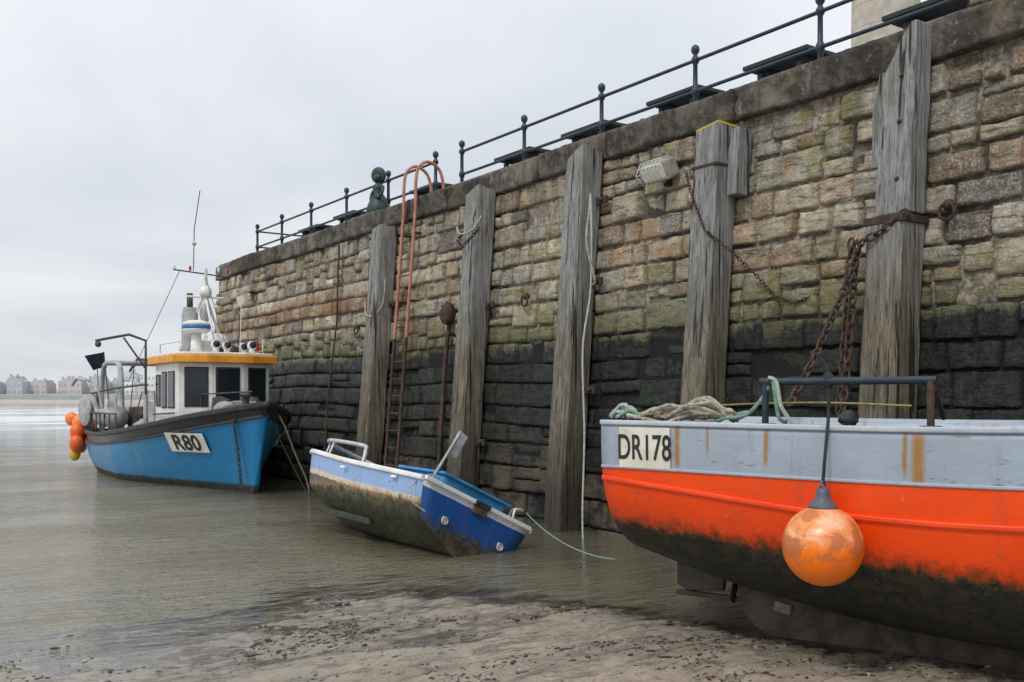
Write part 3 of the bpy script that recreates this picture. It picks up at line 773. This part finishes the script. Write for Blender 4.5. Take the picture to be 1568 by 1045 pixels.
MRS=simple('red_strake_paint',(.94,.070,.002),(.80,.05,.002),3,.38,.2,.003,.2)
HR.strip('strake',lambda t:cr([0,.12,.25,.4,1],[1.085,1.02,.955,.95,1.1],t),.016,.03,MRS,red)
def extr(name,poly,y0,y1,mat,parent):
    n=len(poly); vs=[(x,y0,z) for x,z in poly]+[(x,y1,z) for x,z in poly]
    fs=[tuple(range(n)),tuple(range(2*n-1,n-1,-1))]+[(i,i+n,(i+1)%n+n,(i+1)%n) for i in range(n)]
    o=mesh(name,vs,fs,mat,parent); b=o.modifiers.new('b','BEVEL'); b.width=.012; b.segments=2; b.limit_method='ANGLE'; return o
MKEEL=simple('rusty_keel',(.11,.085,.058),(.045,.036,.026),7,.6,.8,.02,.6,dcol=(.20,.17,.12))
extr('keel',[(.62,.42),(.62,.22),(.70,.08),(.9,-.06),(1.3,-.12),(6.2,-.14),(6.5,.5),(6.4,.6),(3,.3),(1.0,.4)],-.10,.10,MKEEL,red)
extr('rudder',[(.12,.62),(.12,.26),(.20,.22),(.48,.24),(.52,.60)],-.03,.03,MDGREY,red)
box('rudder_shoe',(.42,0,.20),(.62,.05,.035),MDGREY,red)
lathe('propeller_hub',[(.02,0),(.05,.03),(.05,.1),(.03,.14)],MIRON,red,(.52,0,.38),(0,math.pi/2,0),n=12)
for k in range(3):
    box('propeller_blade',(.58,.11*math.cos(k*2.1),.38+.11*math.sin(k*2.1)),(.012,.20,.09),MIRON,red,rot=(k*2.1,0,0)) 
box('anode',(.95,-.112,.20),(.12,.025,.07),simple('anode_zinc',(.32,.27,.18),(.2,.17,.11),20,.8),red,rot=(0,.2,0),bev=.02)
M=HR.frame(.345/6.4,1.292,.008)
pl=box('number_plate',(0,0,0),(.39,.262,.006),MPLATE,red,bev=.002); pl.matrix_local=M
M2=HR.frame(.345/6.4,1.287,.014); text('registration_lettering','DR178',.205,M2@Matrix.Diagonal((.70,1.12,1,1)),MTEXT,red,.008)
def gy(x): return -(HR.B(x/6.4)-.05)
xa,xb=1.16,2.10
for x in (xa,xb):
    tube('rail_post',[(x,gy(x),1.44),(x,gy(x),1.70)],.02,MIRON if x==xb else MBLUEBLK,red,False); box('post_foot',(x,gy(x),1.455),(.10,.09,.015),MRUST,red)
tube('hand_rail',[(xa-.03,gy(xa),1.705),(xb+.03,gy(xb),1.705)],.021,MBLUEBLK,red,False)
tube('rail_brace',[(xb,gy(xb),1.70),(xb,gy(xb)+.3,1.5)],.016,MIRON,red,False)
box('bollard',(1.62,gy(1.6)+.12,1.46),(.06,.06,.14),MDGREY,red)
lump('rope_hitch',(1.62,gy(1.6)+.12,1.49),.05,MBLACK,red)
box('stern_locker',(.5,.1,1.3),(.7,1.0,.24),simple('locker_grey',(.2,.24,.27),(.15,.18,.2),4,.6),red,bev=.03)
box('engine_casing',(3.7,0,1.35),(1.3,1.1,.4),simple('casing_grey',(.28,.33,.38),(.2,.25,.3),4,.6),red,bev=.04)
for k,(mt,n,cx) in enumerate(((MROPEB,7,.72),(MROPEGW,4,.13),(MROPEB,4,.5),(MROPEG,1,.9),(MROPEG,1,.18))):
    for j in range(n):
        L=U(.10,.24) if k not in(1,4) else U(.04,.09); pts=[]; ph=U(0,6)
        for q in range(9):
            a=ph+q*.8; pts.append((cx+U(-.03,.03)+L*math.cos(a),gy(cx)+.06+L*.38*math.sin(a)+U(-.02,.02),1.47+U(0,.07)+.02*j*(1-abs(math.cos(a)))))
        tube('rope_coil',pts,.0125,mt,red)
tube('rope_tail',[(.95,gy(.9),1.49),(1.06,gy(1)-.02,1.52),(1.15,gy(1.2)+.0,1.62),(1.2,gy(1.2),1.72),(1.23,gy(1.2)-.03,1.65),(1.25,gy(1.2)-.02,1.5),(1.28,gy(1.25)+.03,1.47)],.012,MROPEG,red)
tube('rope_tail',[(1.19,gy(1.2)-.02,1.73),(1.24,gy(1.2)-.03,1.70),(1.27,gy(1.2)-.03,1.56),(1.33,gy(1.25)-.0,1.46)],.012,MROPEGW,red)
tube('yellow_line',[(.3,gy(.3)+.05,1.5),(.75,gy(.8)+.1,1.56),(1.1,.1,1.58),(1.7,.2,1.56)],.007,MROPEY,red)
tube('pale_line',[(.18,gy(.2)-.0,1.50),(.3,gy(.3),1.48),(.42,gy(.4)-.03,1.46),(.5,gy(.5)-.035,1.455),(.62,gy(.6),1.50),(.8,gy(.8)+.05,1.53)],.014,MROPEB,red)
def buoy_mat():
    g=G('weathered_buoy'); o=g.obj(); z=g.sep(o)[2]; n=g.noise(g.scale(o,(1,1,1.8)),4.2,6,.6,.6); n2=g.noise(o,20,6,.7); n3=g.noise(g.scale(o,(4,4,.8)),3,4)
    zz=g.add(z,g.mul(g.add(n,-.5),.22))
    c=g.mix(g.rng(zz,-.02,.06),(.96,.19,.002),(.88,.30,.09))
    c=g.mix(g.mul(g.rng(n,.47,.54),g.rng(z,-.10,-.02,0,.85)),c,(.50,.14,.045))
    c=g.mix(g.mul(g.rng(n,.45,.39),g.rng(z,-.05,.02,0,.6)),c,(.80,.56,.40))
    c=g.mix(g.rng(n3,.56,.68,0,.4),c,(.28,.12,.05))
    c=g.mix(g.rng(n2,.56,.70,0,.5),c,(.3,.14,.08))
    return g.fin(c,g.rng(n,.4,.6,.3,.45),g.bump(n2,.2,.004))
bu=empty('mooring_buoy',(4.53,3.56,.795))
prof=[(.001,-.222)]+[(.219*math.cos(a),.222*math.sin(a)) for a in [math.radians(q) for q in range(-80,66,8)]]+[(.075,.215),(.05,.235)]
lathe('float',prof,buoy_mat(),bu,n=40)
MCOL=simple('blue_grey_collar',(.11,.13,.18),(.07,.08,.1),8,.5)
lathe('collar',[(.088,.203),(.075,.225),(.05,.25),(.038,.285),(.034,.31),(.02,.32)],MCOL,bu,n=24)
tube('eye',[(.0,.0,.31),(.022,.0,.33),(.0,.0,.355),(-.022,.0,.33)],.008,MCOL,bu,True,True)
tube('buoy_rope',[(0,0,.34),(.02,.0,.5),(.10,.04,.72),(.15,.08,.90)],.0095,MROPED,bu)
ball('knot',(.15,.08,.915),.035,MROPED,bu,(1,1,1.4),10)
tube('rope_stub',[(.15,.08,.92),(.16,.10,.99),(.15,.13,1.04)],.008,MROPED,bu)

# ================================================================= SMALL BLUE DINGHY
din=empty('blue_dinghy',mat=Matrix.Translation((5.28,8.67,-.03))@Matrix.Rotation(math.radians(91),4,'Z')@Matrix.Rotation(math.radians(-1.0),4,'Y')@Matrix.Rotation(math.radians(25.5),4,'X'))
dm=hull_mat('dinghy_side_paint',[(.045,(.72,.76,.80),0.),(.21,(.27,.42,.70),.0),(.27,(.62,.55,.43),.10),(9,(.06,.06,.04),0)],.345,(.34,.17,.06),topdirt=.34,rough=.4,low=(.020,.020,.012),low2=(.075,.07,.022),edge=.04)
dt=hull_mat('dinghy_transom_paint',[(.085,(.62,.67,.72),0.02),(9,(.012,.08,.30),0)],.20,(.05,.06,.10),topdirt=.28,rough=.3,low=(.022,.018,.012),low2=(.095,.065,.03),edge=.07)
def shD(v,t):
    if v<.36: return .80*(v/.36)**.8
    return .80+.20*((v-.36)/.64)**.8
HD=Hull(3.35,Bz([0,.3,.6,.8,.93,1],[.735,.80,.79,.70,.50,.28]),Bz([0,.5,1],[.62,.66,.80]),Bz([0,.5,.8,1],[0,0,.06,.25]),.22,shD)
HD.build('hull',[dm,dt],din,44,18,.55,MBLUEIN,.035)
HD.strip('gunwale',lambda t:HD.S(t)-.02,.03,.05,MWHITE,din)
box('transom_cap',(-.005,0,.615),(.06,1.44,.045),MWHITE,din)
box('engine_pad',(-.02,-.03,.55),(.03,.18,.09),simple('pad_wood',(.12,.07,.035),(.06,.045,.03),9,.7),din)
box('engine_pad_top',(-.022,-.03,.61),(.05,.20,.06),MBLACK,din)
for y in (-.42,.33): 
    tube('transom_ring',[(-.03,y+.035*math.cos(a),.30+.035*math.sin(a)) for a in [k*math.pi/4 for k in range(8)]],.009,MSTEEL,din,True,True)
    box('ring_plate',(-.012,y,.31),(.01,.06,.06),MWHITE,din)
for y,z_ in ((.05,.25),(-.12,.24)): box('drain_plate',(-.012,y,z_),(.01,.07,.05),MDGREY,din)
box('side_cleat',(.5,.775,.55),(.10,.03,.03),MWHITE,din); box('side_cleat',(1.6,.82,.55),(.10,.03,.03),MWHITE,din)
box('engine_well',(.62,-.02,.58),(.9,.86,.36),MBLUEIN,din,bev=.04)
box('well_rim',(.62,-.02,.765),(.98,.94,.03),MBLUEIN,din,bev=.012)
box('side_bench',(.75,.52,.56),(1.4,.25,.04),MBLUEIN,din); box('side_bench',(.75,-.52,.56),(1.4,.25,.04),MBLUEIN,din)
box('thwart',(1.75,0,.55),(.3,1.4,.04),MWHITE,din)
box('foredeck',(2.8,0,.70),(.6,1.0,.04),MBLUEIN,din)
zr=.86
tube('bow_rail',[(1.35,.74,.66),(1.42,.73,.80),(1.55,.72,zr),(2.5,.66,zr+.04),(2.98,.46,zr+.07),(3.2,.2,zr+.09),(3.2,-.2,zr+.09),(2.98,-.46,zr+.07),(2.5,-.66,zr+.04),(1.55,-.72,zr),(1.42,-.73,.80),(1.35,-.74,.66)],.024,MSTEEL,din)
for x,y in ((2.4,.67),(2.95,.46),(2.4,-.67),(2.95,-.46)): tube('stanchion',[(x,y,.68),(x,y,zr+.05)],.016,MSTEEL,din,False)
tube('tall_post',[(.22,.52,.6),(.30,.36,1.22)],.016,MGREY,din,False)
o=box('outboard_tiller_board',(.30,.33,1.12),(.035,.12,.28),MGREY,din,rot=(math.radians(12),.12,0),bev=.01)
tube('quarter_grab_rail',[(.05,-.50,.63),(.06,-.50,.74),(.10,-.62,.78),(.35,-.68,.78),(.42,-.7,.66)],.016,MSTEEL,din)
extr('skeg',[(.05,.01),(.05,-.09),(.4,-.08),(1.1,.0)],-.02,.02,MKEEL,din)
box('bilge_keel',(1.9,.42,.10),(1.3,.04,.07),simple('weed_green',(.05,.07,.04),(.03,.04,.03),9,.8),din,rot=(-.5,0,0))
tube('tender_rope',[(.1,.5,.70),(.15,.62,.66),(.1,.76,.50),(.02,.74,.35),(-.05,.6,.3)],.008,MROPEB,din)
tube('mooring_line',sag((6.2,8.75,.38),(5.2,6.1,.32),.10),.006,MROPEG,None,False)

# ================================================================= R80 TRAWLER
blue_m=hull_mat('azure_hull_paint',[(.23,(.016,.018,.022),0.),(9,(.007,.20,.44),0)],.13,(.02,.08,.10),streaks=[(4.2,.04,.3,.8),(5.6,.03,.3,.85),(2.4,.03,.3,.7)],topdirt=.28,rough=.32,low=(.012,.014,.014),low2=(.03,.04,.035),edge=.02)
tr=empty('blue_fishing_trawler',mat=Matrix.Translation((6.2,25.15,0))@Matrix.Rotation(math.radians(-91.2),4,'Z'))
def shT(v,t):
    full=max(0,1-(1-v)**3)**.5; vee=.25*v+.75*v**1.5; w=max(0,(t-.5)/.5)**1.1
    return full*(1-w)+vee*w
HT=Hull(8.5,Bz([0,.12,.35,.6,.78,.9,1],[1.12,1.32,1.46,1.46,1.22,.78,.03]),Bz([0,.3,.55,.75,.9,1],[.92,.90,1.0,1.17,1.38,1.56]),Bz([0,.2,1],[-.2,-.5,-.5]),.75,shT)
HT.build('hull',[blue_m,blue_m],tr,60,24,.80,MDGREY,.06)
HT.strip('rubbing_band',lambda t:HT.S(t)-.03,.05,.09,MBLACK,tr)
HT.strip('lower_rubbing_strip',lambda t:HT.S(t)-.23,.03,.05,MBLACK,tr)
M=HT.frame(.845,.86,.03)
pl=box('number_plate',(0,0,0),(1.02,.38,.012),MPLATE,tr,bev=.002); pl.matrix_local=M
text('registration_lettering','R80',.43,HT.frame(.845,.85,.042)@Matrix.Diagonal((1.05,1,1,1)),MTEXT,tr,.02)
M=HT.frame(.865,.86,.03)
Mp=Matrix.Scale(-1,4,(0,1,0))@M@Matrix.Scale(-1,4,(1,0,0))
text('registration_lettering','R80',.34,Mp,MPLATE,tr,.02)
W=[(5.45,-.88),(6.95,-.85),(7.15,-.3),(7.15,.3),(6.95,.85),(5.45,.88)]
def prism(name,poly,z0,z1,mat,parent,top=1.,bev=.02):
    n=len(poly); cx=sum(p[0] for p in poly)/n; cy=sum(p[1] for p in poly)/n
    vs=[(x,y,z0) for x,y in poly]+[(cx+(x-cx)*top,cy+(y-cy)*top,z1) for x,y in poly]
    fs=[tuple(range(n-1,-1,-1)),tuple(range(n,2*n))]+[(i,(i+1)%n,(i+1)%n+n,i+n) for i in range(n)]
    o=mesh(name,vs,fs,mat,parent); b=o.modifiers.new('b','BEVEL'); b.width=bev; b.segments=2; return o
prism('wheelhouse',W,.75,2.30,MWHITE,tr)
def grow(poly,k):
    cx=6.1; return [(x+(k if x>cx else -k),y+(k if y>0 else -k)) for x,y in poly]
prism('roof_fascia',grow(W,.12),2.27,2.42,MYEL,tr)
prism('roof_top',grow(W,.06),2.421,2.47,MWHITE,tr)
def panel(p0,p1,a,b,z0,z1,off,mat,name,th=.02,bev=.01):
    p0=Vector((*p0,0));p1=Vector((*p1,0)); d=(p1-p0); L=d.length; d.normalize(); nrm=Vector((d.y,-d.x,0))
    c=p0+d*((a+b)/2*L)+nrm*off; c.z=(z0+z1)/2
    M=Matrix((d,nrm,Vector((0,0,1)))).transposed().to_4x4(); M.translation=c
    o=box(name,(0,0,0),((b-a)*L,th,z1-z0),mat,tr,bev=bev); o.matrix_local=M
def window(p0,p1,a,b,z0,z1):
    L=(Vector(p1)-Vector(p0)).length; e=.028/L
    panel(p0,p1,a-e,b+e,z0-.028,z1+.028,.004,MBLACK,'window_frame',.03,.02); panel(p0,p1,a,b,z0,z1,.016,MGLASS,'window_pane',.014,.02)
window(W[1],W[2],.24,.86,1.50,2.17); window(W[2],W[3],.17,.83,1.57,2.17); window(W[3],W[4],.2,.8,1.52,2.17)
window(W[0],W[1],.62,.86,1.47,2.1); window(W[0],W[1],.34,.52,1.47,2.1); window(W[0],W[1],.08,.24,1.5,2.05)
tube('side_grab_rail',[(5.5,-.93,1.32),(6.2,-.93,1.34),(6.9,-.9,1.36)],.014,MDGREY,tr,False)
box('foredeck_hatch',(7.75,0,1.35),(.6,.6,.12),MWHITE,tr,bev=.03)
tube('grab_rail',[(7.2,-.5,1.5),(7.22,-.5,1.70),(7.9,-.25,1.72),(8.5,0,1.74)],.014,MDGREY,tr,False)
lathe('windlass',[(.12,0),(.12,.04),(.06,.07),(.06,.25),(.10,.28),(.10,.32),(.02,.34)],MDGREY,tr,(8.15,0,1.38),n=14)
box('foredeck_gear',(7.55,-.25,1.5),(.25,.2,.25),MDGREY,tr,rot=(.2,.3,.5)); lump('coiled_net',(7.5,.3,1.5),.2,MDGREY,tr,(1.2,1,.8)); lump('coiled_net',(7.9,-.3,1.45),.17,MGREY,tr,(1.2,1,.7))
for k in range(4): tube('deck_rope',[(7.7+.22*math.cos(a)+U(-.03,.03),.1+.22*math.sin(a),1.48+.02*k+U(0,.03)) for a in [q*.8+k for q in range(8)]],.018,MROPEB,tr)
tube('bow_roller_fender',[(8.6,-.35,1.42),(9.0,-.14,1.48),(9.22,0,1.52),(9.0,.14,1.48),(8.6,.35,1.42)],.06,MBLACK,tr)
chain('anchor_chain',[(8.72,-.33,1.45),(8.68,-.38,1.2),(8.62,-.30,.8),(8.57,-.24,.4),(8.55,-.2,0.)],MIRON,tr,.034,.010)
lathe('radar_dome',[(.20,0),(.26,.04),(.26,.07)],MWHITE,tr,(6.35,-.35,2.86),n=24)
lathe('radar_band',[(.262,0),(.265,.07)],MBLP,tr,(6.35,-.35,2.93),n=24)
lathe('radar_cap',[(.26,0),(.24,.05),(.14,.09),(.02,.10)],MWHITE,tr,(6.35,-.35,3.0),n=24)
lathe('radar_pedestal',[(.13,0),(.10,.12),(.09,.4)],MWHITE,tr,(6.35,-.35,2.47),n=16)
lathe('life_canister',[(.02,-.36),(.16,-.35),(.18,-.2),(.185,0),(.18,.2),(.16,.35),(.02,.36)],MWHITE,tr,(5.7,.2,2.72),(math.pi/2,0,math.pi/2),n=20)
for x,y in ((6.9,-.15),(6.85,.55),(6.6,.15),(6.2,.6)):
    lathe('roof_lamp_base',[(.06,0),(.05,.12)],MWHITE,tr,(x,y,2.47),n=10); lathe('roof_lamp',[(.02,-.06),(.08,-.05),(.09,0),(.075,.045)],MWHITE,tr,(x,y,2.62),(0,math.radians(80),0),n=16)
    lathe('lamp_lens',[(.03,0),(.068,.01),(.06,.02)],MGLASS,tr,(x+.05,y,2.63),(0,math.radians(80),0),n=16)
box('red_horn',(6.5,.75,2.63),(.1,.1,.2),MLENSR,tr); box('roof_box',(6.0,-.1,2.6),(.5,.4,.26),MWHITE,tr,bev=.03)
tube('roof_rail',[(5.5,-.8,2.47),(5.5,-.8,2.66),(6.8,-.78,2.66),(6.8,-.78,2.47)],.012,MSTEEL,tr,False); tube('roof_rail',[(5.5,.8,2.47),(5.5,.8,2.7),(6.8,.78,2.7),(6.8,.78,2.47)],.012,MSTEEL,tr,False)
tube('short_aerial',[(6.6,.4,2.47),(6.62,.42,3.5)],.007,MWHITE,tr,False); tube('short_aerial',[(5.6,.7,2.47),(5.6,.72,3.3)],.009,MDGREY,tr,False); lump('roof_tarp',(6.1,.35,2.56),.17,MDGREY,tr,(1.2,1.,.7))
lathe('exhaust_stack',[(.16,0),(.16,.5),(.15,.9),(.13,.95),(.13,1.0)],MGREY,tr,(5.55,-.25,2.4),n=18)
lathe('exhaust_stack_tip',[(.06,0),(.06,.3)],MDGREY,tr,(5.55,-.25,3.38),n=12)
tube('mast',[(5.7,0,2.4),(5.75,0,4.15)],.035,MWHITE,tr,False)
for y in (-.5,.5): tube('mast_leg',[(5.5,y,2.4),(5.7,0,3.7)],.025,MWHITE,tr,False)
tube('mast_leg',[(6.5,0,2.45),(5.75,0,3.6)],.025,MWHITE,tr,False)
tube('crosstree',[(5.75,-.62,4.1),(5.75,.45,4.02)],.014,MDGREY,tr,False); tube('crosstree',[(5.75,-.35,3.6),(5.75,.35,3.6)],.02,MWHITE,tr,False)
for y in (-.6,-.3,.0,.25,.43): lathe('nav_light',[(.02,0),(.025,.05),(.02,.08),(.01,.10)],MLENSR if y>.4 or y==-.3 else MWHITE,tr,(5.75,y,4.1),n=10)
tube('whip_aerial',[(5.8,-.25,4.1),(5.82,-.24,4.9),(5.85,-.14,5.65)],.009,MDGREY,tr,False)
ball('aerial_mount',(5.82,-.24,4.62),.045,MSTEEL,tr,seg=8)
tube('forestay',[(5.75,0,4.0),(7.1,0,2.5)],.007,MDGREY,tr,False); tube('backstay',[(5.75,-.5,4.08),(4.2,-1.1,2.0)],.006,MDGREY,tr,False)
lathe('small_dome',[(.1,0),(.12,.08),(.1,.16),(.03,.2)],MWHITE,tr,(5.75,0,3.62),n=16)
ball('canister',(5.72,.0,3.3),.11,MGREY,tr,(1,1,1.8),14)
tube('hauler_arm',[(5.2,-1.0,1.6),(5.2,-1.0,2.75),(5.15,-1.3,2.86),(5.1,-1.75,2.76),(5.1,-1.9,2.72)],.026,MDGREY,tr,False)
tube('hauler_stay',[(5.2,-1.0,2.2),(5.15,-1.4,2.8)],.018,MDGREY,tr,False)
ball('hauler_block',(5.1,-1.85,2.66),.06,MDGREY,tr,seg=10)
tube('hauler_post',[(5.2,-1.0,.9),(5.2,-1.0,1.7)],.045,MGREY,tr,False)
for y in (-1.0,1.0):
    tube('gantry_arch',[(1.0,y,.8),(1.05,y,1.9),(1.25,y,2.3),(1.6,y,2.42),(2.6,y,2.4),(3.0,y,2.2),(3.1,y,1.4),(3.1,y,.8)],.055,MGREY,tr)
tube('gantry_cross',[(1.6,-1.0,2.42),(1.6,1.0,2.42)],.05,MGREY,tr,False); tube('gantry_cross',[(2.6,-1.0,2.4),(2.6,1.0,2.4)],.05,MGREY,tr,False)
tube('boom',[(.2,-.2,2.3),(2.3,-.5,2.5),(5.3,-.6,2.35)],.03,MDGREY,tr,False)
tube('boom',[(.3,-1.1,1.75),(3.0,-1.1,1.85),(5.3,-1.0,1.9)],.022,MDGREY,tr,False)
lathe('net_drum',[(.48,-.75),(.48,-.70),(.20,-.69),(.22,-.3),(.2,0),(.22,.3),(.20,.69),(.48,.70),(.48,.75)],MGREY,tr,(1.3,-.1,1.25),(math.pi/2,0,0),n=28)
lathe('hauling_roller',[(.05,-.06),(.34,-.06),(.36,-.04),(.20,-.02),(.20,.02),(.36,.04),(.34,.06),(.05,.06)],MGREY,tr,(.9,-1.30,1.35),(math.pi/2,0,.2),n=26)
lathe('trawl_winch',[(.30,-.4),(.30,-.36),(.16,-.35),(.16,.35),(.30,.36),(.30,.4)],MDGREY,tr,(3.9,-.3,1.2),(math.pi/2,0,0),n=22)
lathe('hydraulic_tube',[(.17,-.8),(.19,-.79),(.19,.6),(.24,.62),(.24,.7)],MGREY,tr,(2.6,-1.15,1.22),(0,math.pi/2,0),n=20)
box('trawl_door',(.45,-1.2,1.25),(.7,.07,.5),MGREY,tr,rot=(.1,-.25,0),bev=.03)
tube('lifting_arm',[(.6,-.9,1.0),(.3,-1.1,1.9),(-.1,-1.3,2.1),(-.35,-1.4,1.95)],.035,MGREY,tr); tube('lifting_arm',[(2.0,-1.1,1.0),(1.8,-1.25,1.9),(1.5,-1.45,2.05)],.03,MGREY,tr)
box('gear_box',(4.5,.4,1.2),(.5,.6,.5),MDGREY,tr,rot=(0,0,.3)); box('fish_box',(3.4,.6,1.1),(.6,.4,.3),MBLUEIN,tr); box('fish_box',(2.2,.1,1.05),(.7,.5,.28),simple('fish_box_white',(.5,.5,.48),None,5),tr,rot=(0,0,.2))
box('gear_locker',(4.6,-.55,1.3),(.55,.5,.55),MGREY,tr,rot=(0,0,.1),bev=.03); box('gear_locker',(3.2,-.6,1.25),(.4,.4,.4),MDGREY,tr,rot=(0,0,.5),bev=.03)
MNET=simple('net_green',(.04,.09,.07),(.03,.04,.04),20,.9,.9,.02)
for k in range(24):
    lump('net_pile',(U(1.8,5.1),U(-1.1,.9),1.02+U(0,.25)),U(.12,.26),random.choice([MDGREY,MBLACK,MDGREY,MNET,MRUST,MGREY]),tr,(1.3,1,.8),.5)
for k in range(9):
    x=.15+k*.55; tube('stanchion',[(x,-HT.B(x/8.5)+.06,.9),(x,-HT.B(x/8.5)+.06,1.32)],.016,MDGREY,tr,False)
tube('side_rail',[(.1+k*.5,-HT.B((.1+k*.5)/8.5)+.06,1.32) for k in range(10)],.018,MDGREY,tr,False)
for k in range(14):
    a=(U(.5,5.1),U(-1,.6),1.0); b=(a[0]+U(-.3,.3),a[1]+U(-.2,.2),U(1.7,2.4)); tube('gear_pole',[a,b],U(.010,.022),random.choice([MDGREY,MGREY,MRUST]),tr,False)
tube('flag_staff',[(.1,-.6,.9),(-.05,-.75,2.75)],.015,MDGREY,tr,False)
vs=[];fs=[]
for i in range(9):
    for j in range(5): vs.append((-.04-.03*j+.04*math.sin(i*.9),-.75-.055*i*(1-.08*j)+.02*j,2.74-.085*j-.012*i))
for i in range(8):
    for j in range(4): a=i*5+j; fs.append((a,a+5,a+6,a+1))
mesh('flag',vs,fs,simple('navy_flag',(.02,.035,.07),(.03,.03,.05),5,.9),tr,True)
sb=[(.25,-1.32,1.05,.19),(.0,-1.30,.78,.20),(-.12,-1.05,1.0,.18),(.15,-1.38,.55,.17),(-.18,-.85,.75,.18),(.55,-1.45,.62,.16),(-.1,-1.45,1.15,.15),(.45,-1.42,.86,.17),(-.2,-1.25,.5,.16)]
for i,(x,y,z_,r) in enumerate(sb): ball('stern_fender_buoy',(x,y,z_),r,MBUOY if i%2 else MBUOYO,tr,(1,1,1.1),16)
ball('yellow_fender',(.02,-1.4,.33),.13,MBUOYY,tr,(1,1,1.3),14)
tube('bow_mooring_rope',[(8.6,.32,1.53),(8.55,.55,1.15),(8.45,.80,.62),(8.42,1.0,.2),(8.42,1.08,-.1)],.016,MROPEB,tr)
tube('bow_mooring_rope',[(8.6,.30,1.53),(8.6,.42,1.0),(8.5,.72,.45),(8.45,1.0,-.05)],.014,MROPEBR,tr)

# ================================================================= WORLD
w=bpy.data.worlds.new('World'); scene.world=w; w.use_nodes=True
nt=w.node_tree; N=nt.nodes; Lk=nt.links; bg=N['Background']; out=N['World Output']
sky=N.new('ShaderNodeTexSky'); sky.sky_type='NISHITA'; sky.sun_disc=False
sky.sun_elevation=math.radians(48); sky.sun_rotation=math.radians(-95)
Lk.new(sky.outputs[0],bg.inputs[0]); bg.inputs[1].default_value=.08
tc=N.new('ShaderNodeTexCoord'); sp=N.new('ShaderNodeSeparateXYZ'); Lk.new(tc.outputs['Generated'],sp.inputs[0])
def m(op,a,b=0.):
    x=N.new('ShaderNodeMath'); x.operation=op
    for i,q in enumerate((a,b)):
        if isinstance(q,bpy.types.NodeSocket): Lk.new(q,x.inputs[i])
        else: x.inputs[i].default_value=q
    return x.outputs[0]
zc=m('ADD',m('MAXIMUM',sp.outputs[2],0.),.16)
cb=N.new('ShaderNodeCombineXYZ'); Lk.new(m('DIVIDE',sp.outputs[0],zc),cb.inputs[0]); Lk.new(m('DIVIDE',sp.outputs[1],zc),cb.inputs[1])
no=N.new('ShaderNodeTexNoise'); Lk.new(cb.outputs[0],no.inputs['Vector']); no.inputs['Scale'].default_value=.75; no.inputs['Detail'].default_value=5; no.inputs['Roughness'].default_value=.5; no.inputs['Distortion'].default_value=.4
rp=N.new('ShaderNodeValToRGB'); Lk.new(no.outputs['Fac'],rp.inputs[0])
rp.color_ramp.elements[0].position=.33; rp.color_ramp.elements[0].color=(.65,.69,.75,1)
rp.color_ramp.elements[1].position=.67; rp.color_ramp.elements[1].color=(.91,.93,.96,1)
bg2=N.new('ShaderNodeBackground'); Lk.new(rp.outputs[0],bg2.inputs[0])
el=N.new('ShaderNodeMapRange'); Lk.new(sp.outputs[2],el.inputs[0]); el.inputs[1].default_value=.0; el.inputs[2].default_value=.9; el.inputs[3].default_value=.97; el.inputs[4].default_value=1.45
Lk.new(el.outputs[0],bg2.inputs[1])
mx=N.new('ShaderNodeMixShader'); mx.inputs[0].default_value=.92; Lk.new(bg.outputs[0],mx.inputs[1]); Lk.new(bg2.outputs[0],mx.inputs[2]); Lk.new(mx.outputs[0],out.inputs[0])
ld_=bpy.data.lights.new('sun','SUN'); ld_.energy=1.4; ld_.angle=math.radians(12); ld_.color=(1,.96,.9)
so=bpy.data.objects.new('sun',ld_); COL.objects.link(so)
dv=Vector((.62,.26,-.74)); so.rotation_euler=dv.to_track_quat('-Z','Y').to_euler()

# ================================================================= CAMERA
cd=bpy.data.cameras.new('camera'); cd.sensor_width=36; cd.lens=35; cd.shift_y=.0574; cd.clip_end=8000; cd.clip_start=.05
co=bpy.data.objects.new('camera',cd); COL.objects.link(co)
co.location=(0,0,1.6); co.rotation_euler=(math.radians(90),0,math.radians(-34.5))
scene.camera=co
